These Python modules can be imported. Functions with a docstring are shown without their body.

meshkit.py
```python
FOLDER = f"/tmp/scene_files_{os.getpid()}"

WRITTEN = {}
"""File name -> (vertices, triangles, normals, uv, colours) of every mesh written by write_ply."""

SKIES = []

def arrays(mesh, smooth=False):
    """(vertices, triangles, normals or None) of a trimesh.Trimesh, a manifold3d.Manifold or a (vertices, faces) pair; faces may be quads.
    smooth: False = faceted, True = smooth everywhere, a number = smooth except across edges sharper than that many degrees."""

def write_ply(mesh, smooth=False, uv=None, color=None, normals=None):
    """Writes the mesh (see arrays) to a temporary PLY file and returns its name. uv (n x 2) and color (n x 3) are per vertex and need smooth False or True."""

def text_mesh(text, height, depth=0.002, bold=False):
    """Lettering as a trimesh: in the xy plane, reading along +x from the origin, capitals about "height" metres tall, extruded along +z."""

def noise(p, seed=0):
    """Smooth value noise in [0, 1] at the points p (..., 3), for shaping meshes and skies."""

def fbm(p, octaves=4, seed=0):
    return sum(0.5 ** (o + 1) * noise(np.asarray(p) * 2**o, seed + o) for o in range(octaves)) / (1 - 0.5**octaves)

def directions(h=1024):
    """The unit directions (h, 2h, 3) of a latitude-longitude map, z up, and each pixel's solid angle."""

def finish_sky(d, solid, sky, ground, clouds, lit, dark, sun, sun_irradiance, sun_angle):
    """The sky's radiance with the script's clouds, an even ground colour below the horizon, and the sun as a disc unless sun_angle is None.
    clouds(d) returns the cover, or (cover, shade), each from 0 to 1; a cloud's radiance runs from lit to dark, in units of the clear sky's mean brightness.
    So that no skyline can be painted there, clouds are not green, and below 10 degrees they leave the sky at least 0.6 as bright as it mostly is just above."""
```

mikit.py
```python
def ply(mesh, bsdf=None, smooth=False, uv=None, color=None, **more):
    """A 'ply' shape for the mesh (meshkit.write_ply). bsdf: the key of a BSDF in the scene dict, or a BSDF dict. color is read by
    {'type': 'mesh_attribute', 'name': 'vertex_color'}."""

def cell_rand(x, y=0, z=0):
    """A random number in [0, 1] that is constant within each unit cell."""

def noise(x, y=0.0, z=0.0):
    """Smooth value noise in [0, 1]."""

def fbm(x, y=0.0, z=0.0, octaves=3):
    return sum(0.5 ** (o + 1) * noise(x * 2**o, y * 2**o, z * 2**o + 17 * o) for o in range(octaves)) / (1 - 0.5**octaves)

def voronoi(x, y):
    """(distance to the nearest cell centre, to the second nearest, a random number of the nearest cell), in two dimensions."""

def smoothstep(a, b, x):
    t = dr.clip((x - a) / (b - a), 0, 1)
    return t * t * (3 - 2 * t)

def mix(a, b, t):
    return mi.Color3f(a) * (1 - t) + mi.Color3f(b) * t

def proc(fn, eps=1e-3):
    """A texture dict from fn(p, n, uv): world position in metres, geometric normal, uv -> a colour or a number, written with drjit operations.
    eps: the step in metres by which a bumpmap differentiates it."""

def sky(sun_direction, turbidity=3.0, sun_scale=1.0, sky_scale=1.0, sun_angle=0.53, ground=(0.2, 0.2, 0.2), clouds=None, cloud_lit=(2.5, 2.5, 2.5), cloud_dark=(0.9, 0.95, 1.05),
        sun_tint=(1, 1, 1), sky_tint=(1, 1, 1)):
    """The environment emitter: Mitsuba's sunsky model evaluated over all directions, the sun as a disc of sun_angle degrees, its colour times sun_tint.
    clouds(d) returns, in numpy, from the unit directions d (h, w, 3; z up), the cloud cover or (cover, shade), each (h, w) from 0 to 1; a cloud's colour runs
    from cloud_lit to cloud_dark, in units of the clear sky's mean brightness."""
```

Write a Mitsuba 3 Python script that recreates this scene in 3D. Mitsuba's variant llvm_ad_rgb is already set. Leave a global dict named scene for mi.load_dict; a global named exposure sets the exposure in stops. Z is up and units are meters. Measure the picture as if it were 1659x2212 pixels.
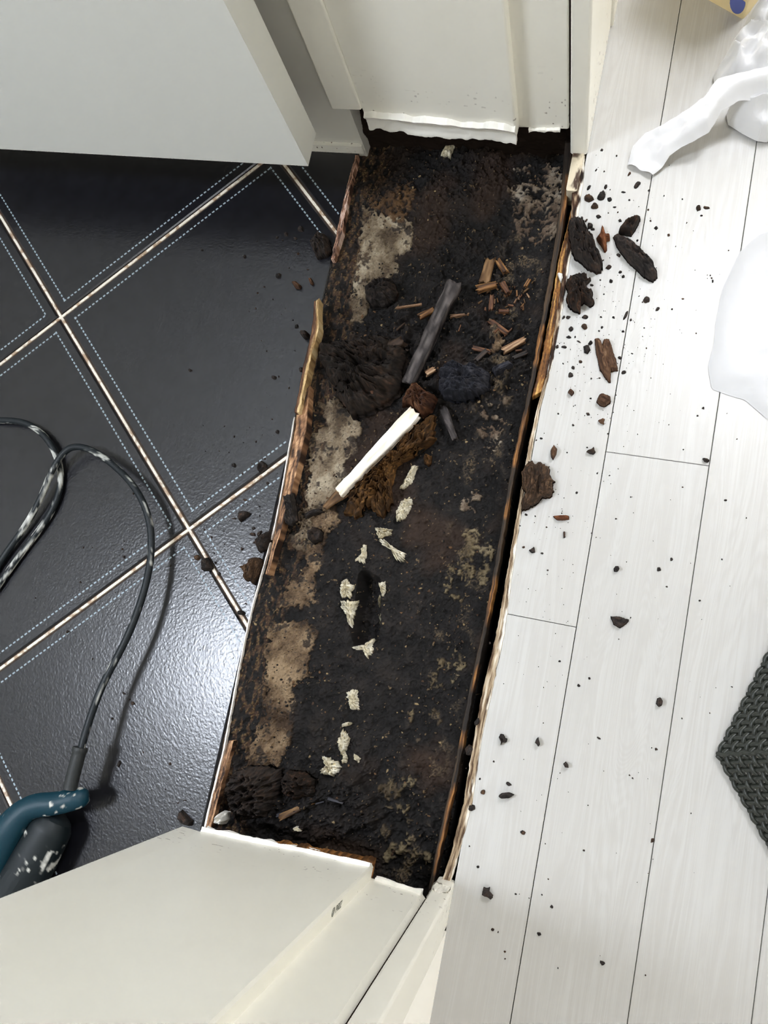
import math, random
import numpy as np, trimesh, shapely
import mitsuba as mi, drjit as dr
import mikit, meshkit
from mikit import noise, fbm, voronoi, cell_rand, smoothstep, mix
from scipy.interpolate import CubicSpline
from shapely.geometry import Polygon, box as sbox, LineString

T = mi.ScalarTransform4f
rng = np.random.default_rng(7)
random.seed(7)
scene, labels = {'type': 'scene'}, {}

# ------------------------------------------------------------------ camera, light, exposure
scene['camera'] = {'type': 'perspective', 'fov': 51.08, 'fov_axis': 'x', 'near_clip': 0.02,
    'to_world': T().look_at(origin=[0, 0, 0.976], target=[-0.2514505, 0.1491147, 0.976 - 0.9563145], up=[-0.1598257, 0.9680991, 0.1929763])}
exposure = 0.15
ROOM_LAMP, ROOM_COLOR = 46.0, (0.955, 0.985, 1.05)        # over the white planks
TILE_LAMP, TILE_COLOR = 96.0, (0.90, 0.97, 1.09)         # over the dark tiles
ROOM_LAMP_AT, TILE_LAMP_AT = (0.55, 1.5), (-1.30, -0.24)
CEIL, ZT = 2.35, -0.04                                   # ceiling height, level of the tile floor


def lin(c):
    return tuple(float((v / 255.0) ** 2.2) for v in c)


# survey of the place in metres (x across the doorway, y along the planks, z up)
CHUNKS = [["charred_chunk","wood chunk","large black oblong chunk of rotten wood beside the torn floor edge",[[-0.0931,0.5652],[-0.0881,0.57],[-0.0797,0.5694],[-0.0715,0.5617],[-0.0637,0.5494],[-0.056,0.5372],[-0.0479,0.5226],[-0.0414,0.5105],[-0.0421,0.5003],[-0.0487,0.4984],[-0.0558,0.5003],[-0.0663,0.5082],[-0.0767,0.515],[-0.0829,0.5247],[-0.0878,0.5397],[-0.0926,0.5549]],0.02,0,"char"],["charred_chunk","wood chunk","long narrow black chunk of rotten wood lying diagonally on the white planks",[[-0.0353,0.5517],[-0.0311,0.5541],[-0.0175,0.5468],[-0.0073,0.5387],[0.0016,0.5319],[0.0104,0.5251],[0.0195,0.5159],[0.027,0.5029],[0.0269,0.4955],[0.0195,0.4936],[0.0111,0.4977],[-0.0004,0.5079],[-0.0106,0.5158],[-0.0213,0.5274],[-0.0315,0.5418]],0.013,0,"char"],["wood_sliver","wood piece","upright reddish brown sliver between the two long black chunks",[[-0.0511,0.5646],[-0.0482,0.5609],[-0.0444,0.551],[-0.0385,0.5502],[-0.0377,0.5451],[-0.042,0.5435],[-0.039,0.531],[-0.0419,0.5277],[-0.0465,0.5354],[-0.0534,0.5425],[-0.0553,0.5475],[-0.0516,0.553]],0.008,0,"red"],["rotten_lump","wood chunk","small black lump with a brown splinter along its right side",[[-0.029,0.5624],[-0.0234,0.5705],[-0.0137,0.5738],[-0.0067,0.58],[-0.0047,0.5771],[-0.0077,0.5641],[-0.0127,0.5522],[-0.0207,0.5529],[-0.0289,0.5548]],0.012,0,"charred_red"],["bark_lump","wood chunk","crumbled dark lump with a reddish lower flap below the large oblong chunk",[[-0.0835,0.4787],[-0.0794,0.4892],[-0.0664,0.4943],[-0.0598,0.4961],[-0.0563,0.4889],[-0.0518,0.4893],[-0.0574,0.4812],[-0.0573,0.4737],[-0.0464,0.4697],[-0.0479,0.4646],[-0.0433,0.4575],[-0.0481,0.4521],[-0.0556,0.4563],[-0.0595,0.4521],[-0.0582,0.4436],[-0.0636,0.4417],[-0.0738,0.4482],[-0.0791,0.4589],[-0.078,0.4666]],0.016,0,"charred_red"],["wood_sliver","wood piece","forked brown wood sliver lying alone on the white planks",[[-0.036,0.4113],[-0.0311,0.4131],[-0.0264,0.3978],[-0.0249,0.4126],[-0.0182,0.4126],[-0.0062,0.388],[-0.0011,0.3737],[-0.0095,0.3707],[-0.0079,0.3577],[-0.0107,0.3569],[-0.0229,0.371],[-0.0303,0.39]],0.008,0,"brown"],["wood_block","wood piece","dark five sided chip just left of the forked brown sliver",[[-0.0477,0.4002],[-0.0413,0.4022],[-0.0385,0.3964],[-0.0406,0.3912],[-0.0453,0.3919]],0.006,0,"char"],["bark_slab","wood chunk","broad flat brown slab of rotten wood overlapping the torn floor edge",[[-0.0946,0.2282],[-0.0918,0.2381],[-0.0853,0.2461],[-0.0812,0.242],[-0.0748,0.2442],[-0.0628,0.2401],[-0.06,0.23],[-0.0522,0.223],[-0.0539,0.2204],[-0.0521,0.2068],[-0.0563,0.2015],[-0.0648,0.199],[-0.0701,0.1911],[-0.0801,0.1837],[-0.0869,0.1814],[-0.0882,0.1917],[-0.0843,0.2016],[-0.0914,0.2099]],0.014,0.001,"slab"],["wood_block","wood piece","squarish dark brown block below the forked sliver on the white planks",[[-0.0208,0.3301],[-0.0198,0.3374],[-0.0149,0.3416],[-0.01,0.3387],[-0.0043,0.3371],[-0.0038,0.3312],[-0.0101,0.3249],[-0.0158,0.326]],0.01,0,"brown"],["wood_block","wood piece","small rectangular brown block left of the squarish brown block",[[-0.0568,0.3381],[-0.0541,0.3426],[-0.0488,0.3387],[-0.0511,0.334]],0.006,0,"brown"],["wood_block","wood piece","pointed brown chip straight above the end joint of the planks",[[-0.015,0.3071],[-0.01,0.3107],[-0.0073,0.3099],[-0.0082,0.3057],[-0.0067,0.3031],[-0.0116,0.3041]],0.006,0,"brown"],["wood_sliver","wood piece","short dark upright sliver above the broad brown slab",[[-0.0634,0.2541],[-0.065,0.261],[-0.0623,0.269],[-0.0575,0.2644],[-0.0573,0.2579],[-0.06,0.2499]],0.008,0,"brown"],["wood_block","wood piece","dark three cornered crumb left of the plank end joint",[[-0.0223,0.2661],[-0.0168,0.2704],[-0.0146,0.2731],[-0.013,0.2686],[-0.0115,0.2675],[-0.0136,0.2639],[-0.0181,0.2644]],0.007,0,"char"],["wood_sliver","wood piece","short flat reddish brown splinter lying crosswise on the white plank",[[-0.049,0.1808],[-0.04,0.1834],[-0.0299,0.1846],[-0.0285,0.1803],[-0.0368,0.1777],[-0.0433,0.1771]],0.006,0,"red"],["wood_sliver","wood piece","tiny upright black splinter under the crosswise brown splinter",[[-0.0335,0.1644],[-0.0312,0.165],[-0.0298,0.1578],[-0.0319,0.157]],0.005,0,"char"],["wood_block","wood piece","black wedge shaped crumb near the torn floor edge below the slab",[[-0.0697,0.1349],[-0.064,0.1404],[-0.0618,0.134],[-0.0655,0.1322]],0.006,0,"char"],["wood_block","wood piece","black rounded crumb alone on the middle white plank",[[0.0306,0.1304],[0.0321,0.1338],[0.0356,0.1346],[0.0373,0.1316],[0.0356,0.1278],[0.0319,0.1273]],0.008,0,"char"],["wood_sliver","wood piece","dark leaf shaped chip at the right end of the plank joint",[[0.1096,0.2776],[0.1147,0.2779],[0.1181,0.2755],[0.1163,0.2734],[0.1125,0.274]],0.005,0,"char"],["charred_flake","wood chunk","big black shield shaped flake on the middle white plank",[[0.0354,0.0751],[0.0455,0.0767],[0.0572,0.0751],[0.0549,0.0699],[0.048,0.0629],[0.0405,0.066]],0.007,0,"char"],["charred_flake","wood piece","black oval flake near the long plank joint on the right",[[0.0997,-0.0063],[0.1034,-0.0043],[0.1061,-0.008],[0.1056,-0.0133],[0.103,-0.0155],[0.0994,-0.0126]],0.007,0,"char"],["rotten_lump","wood piece","knobbly black crumb nearest the torn floor edge on the lower planks",[[-0.0657,-0.0872],[-0.0645,-0.0833],[-0.0609,-0.0829],[-0.0585,-0.0866],[-0.0556,-0.087],[-0.0563,-0.0914],[-0.0607,-0.0924],[-0.0622,-0.096],[-0.0623,-0.0917]],0.008,0,"char"],["rotten_lump","wood piece","ragged black crumb level with the knobbly crumb and right of it",[[-0.0243,-0.0841],[-0.0234,-0.0797],[-0.0217,-0.0774],[-0.0202,-0.081],[-0.0183,-0.0848],[-0.0199,-0.0877],[-0.0219,-0.0856]],0.008,0,"char"],["rotten_lump","wood piece","rounded black crumb with a grey side on the lower middle plank",[[0.0104,-0.1],[0.013,-0.0969],[0.016,-0.0997],[0.0171,-0.1029],[0.013,-0.1031]],0.009,0,"char"],["rotten_lump","wood piece","wide ragged black crumb close to the torn floor edge",[[-0.0548,-0.1518],[-0.0517,-0.1479],[-0.0437,-0.1449],[-0.0371,-0.146],[-0.0416,-0.1506],[-0.0517,-0.1537]],0.008,0,"char"],["rotten_lump","wood piece","black crumb half hanging in the narrow slit by the torn floor edge",[[-0.1032,-0.1097],[-0.0989,-0.1033],[-0.0933,-0.1042],[-0.0911,-0.1101],[-0.0943,-0.1161],[-0.0998,-0.1163]],0.008,-0.008,"char"],["rotten_lump","wood piece","star shaped black crumb beside the foot of the lower door jamb",[[-0.0536,-0.2602],[-0.0534,-0.2523],[-0.0498,-0.2526],[-0.0461,-0.2503],[-0.046,-0.255],[-0.0411,-0.2581],[-0.0417,-0.2622],[-0.0469,-0.2605],[-0.0509,-0.261]],0.008,0,"char"],["rotten_lump","wood piece","ragged black crumb beside the grout line near the split wooden edge",[[-0.4545,0.1853],[-0.4554,0.195],[-0.4524,0.2008],[-0.4446,0.1967],[-0.4422,0.1914],[-0.4474,0.1864],[-0.4496,0.1832]],0.009,-0.04,"char"],["rotten_lump","wood piece","ragged black crumb above the right dashed stitching on the tile",[[-0.4669,0.1162],[-0.4663,0.1255],[-0.4595,0.1277],[-0.4519,0.1256],[-0.4545,0.1196],[-0.4594,0.1155],[-0.4628,0.1113]],0.009,-0.04,"char"],["charred_flake","wood piece","square black flake standing on the pale grout below the crossing",[[-0.5048,0.0516],[-0.4975,0.0557],[-0.4861,0.0426],[-0.4911,0.0368],[-0.5014,0.0363]],0.01,-0.04,"char"],["wood_block","wood piece","small black chip at the end of the grout line by the pit",[[-0.4368,-0.0074],[-0.4335,-0.0055],[-0.4278,-0.0076],[-0.4284,-0.0111],[-0.4348,-0.0118]],0.007,-0.04,"char"],["bark_lump","wood chunk","dark pointed lump leaning on the pit edge over the tile",[[-0.4345,0.086],[-0.4281,0.0953],[-0.4217,0.1046],[-0.414,0.1086],[-0.4116,0.0927],[-0.4159,0.081],[-0.4242,0.0736]],0.014,-0.04,"char"],["bark_lump","wood chunk","brown fringed lump on the tile against the pit edge",[[-0.4463,0.0512],[-0.4378,0.0582],[-0.4335,0.0644],[-0.4272,0.0682],[-0.4197,0.0668],[-0.4164,0.0593],[-0.4188,0.0454],[-0.4208,0.0303],[-0.4265,0.0359],[-0.4331,0.0334],[-0.4367,0.0421]],0.016,-0.04,"slab"],["wood_block","wood piece","greyish brown chip on the tile above the split wooden edge",[[-0.4708,0.466],[-0.4638,0.4676],[-0.455,0.4624],[-0.4553,0.4569],[-0.463,0.4577]],0.007,-0.04,"brown"],["wood_block","wood piece","narrow brown chip next to the greyish brown chip on the tile",[[-0.4461,0.4732],[-0.4418,0.4742],[-0.4366,0.4672],[-0.439,0.4648],[-0.4425,0.4666]],0.006,-0.04,"brown"],["rotten_lump","wood piece","rounded black crumb touching the top of the split wooden edge",[[-0.4377,0.3878],[-0.4373,0.3929],[-0.4267,0.392],[-0.4256,0.3847],[-0.4305,0.3827]],0.011,-0.04,"char"],["rotten_lump","wood chunk","black lump on the shaded tile corner beside the pit",[[-0.4522,0.5222],[-0.4415,0.5415],[-0.4283,0.5364],[-0.4213,0.5187],[-0.4252,0.5092],[-0.4392,0.5049]],0.018,-0.04,"char"],["charred_flake","wood piece","ragged black flake on the tile by the foot of the lower jamb",[[-0.4536,-0.2743],[-0.4504,-0.2711],[-0.443,-0.276],[-0.4327,-0.2808],[-0.4326,-0.2874],[-0.4424,-0.2882],[-0.4484,-0.2847],[-0.4533,-0.283]],0.008,-0.04,"char"],["rotten_slab","wood chunk","broad black slab of rotten wood left of the grey stick",[[-0.4083,0.3734],[-0.381,0.3809],[-0.3583,0.382],[-0.3217,0.3962],[-0.2884,0.3971],[-0.2779,0.3729],[-0.2777,0.3449],[-0.2743,0.3286],[-0.2816,0.311],[-0.3007,0.2974],[-0.3173,0.284],[-0.3353,0.2774],[-0.3529,0.2932],[-0.3722,0.3161],[-0.4,0.3498]],0.03,-0.05,"blackslab"],["charcoal_block","wood chunk","bluish black squared block of charred wood right of the stick ends",[[-0.229,0.3592],[-0.2128,0.3722],[-0.1859,0.37],[-0.1609,0.3621],[-0.1595,0.3405],[-0.1728,0.328],[-0.1922,0.32],[-0.2159,0.3196],[-0.2269,0.3346]],0.026,-0.046,"coal"],["charcoal_block","wood chunk","narrow bluish black bar right of the squared charred block",[[-0.1619,0.3674],[-0.1387,0.3825],[-0.1313,0.3766],[-0.1553,0.36]],0.014,-0.044,"coal"],["fibrous_chunk","wood chunk","shaggy rust brown fibrous chunk under the bright white stick",[[-0.2246,0.3004],[-0.2241,0.2843],[-0.2179,0.2663],[-0.2261,0.2545],[-0.2415,0.2522],[-0.2415,0.2388],[-0.2621,0.2224],[-0.2639,0.1927],[-0.2565,0.1701],[-0.2682,0.1498],[-0.2834,0.1578],[-0.2955,0.1638],[-0.2947,0.148],[-0.307,0.142],[-0.3195,0.1492],[-0.3208,0.1677],[-0.296,0.2038],[-0.2582,0.2552],[-0.2386,0.2904]],0.026,-0.046,"rust"],["fibrous_chunk","wood piece","tiny rust brown tuft right of the shaggy chunk",[[-0.2298,0.2379],[-0.2272,0.2445],[-0.219,0.2435],[-0.2174,0.233],[-0.2214,0.2292],[-0.2272,0.2316]],0.01,-0.045,"rust"],["rotten_lump","wood chunk","soft black lump on the beige patch in the upper part of the pit",[[-0.3591,0.4647],[-0.3504,0.4773],[-0.3198,0.4808],[-0.3106,0.4665],[-0.314,0.4531],[-0.326,0.4432],[-0.3427,0.4415],[-0.3532,0.4506]],0.022,-0.046,"char"],["rotten_lump","wood chunk","black rounded stone shaped lump on the lower beige patch of the pit",[[-0.3636,0.1156],[-0.3559,0.1237],[-0.3445,0.1189],[-0.344,0.1067],[-0.3535,0.0996],[-0.3609,0.1038]],0.016,-0.046,"char"],["rotten_lump","wood chunk","smooth grey black lump by the lower jamb at the left of the pit",[[-0.3945,-0.2288],[-0.3927,-0.2081],[-0.3741,-0.1974],[-0.348,-0.19],[-0.3308,-0.1922],[-0.324,-0.2093],[-0.3267,-0.2322],[-0.3357,-0.2517],[-0.3633,-0.2635],[-0.3838,-0.2487]],0.034,-0.05,"char"],["rotten_lump","wood chunk","brownish cracked lump beside the grey black lump near the lower jamb",[[-0.3253,-0.2002],[-0.3196,-0.1894],[-0.2983,-0.1863],[-0.282,-0.1924],[-0.279,-0.2114],[-0.301,-0.2217],[-0.3187,-0.2161]],0.022,-0.05,"charred_red"],["charred_flake","wood piece","dark flake propped upright on the orange split edge",[[-0.406,0.1566],[-0.3918,0.162],[-0.3835,0.1432],[-0.3775,0.1259],[-0.3844,0.1171],[-0.3944,0.1184],[-0.3951,0.1352]],0.01,-0.03,"char"],["charred_flake","wood piece","dark flat flake under the tip of the white stick",[[-0.3762,0.1357],[-0.3656,0.1452],[-0.3536,0.1487],[-0.348,0.145],[-0.3635,0.1363],[-0.3717,0.1303]],0.008,-0.042,"char"],["caulk_scrap","caulk","small crumpled scrap of whitish caulk at the corner of the lower jamb",[[-0.3941,-0.272],[-0.3951,-0.2608],[-0.3899,-0.2556],[-0.3811,-0.2551],[-0.3801,-0.2639],[-0.3834,-0.271]],0.016,-0.03,"caulk"],["paint_chip","paint chip","pointed white chip of wood stuck in the torn edge beside the black lumps",[[-0.0958,0.4934],[-0.0933,0.4951],[-0.0891,0.494],[-0.0878,0.4892],[-0.0888,0.4813],[-0.0916,0.4849]],0.004,0.001,"caulk"]]
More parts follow.
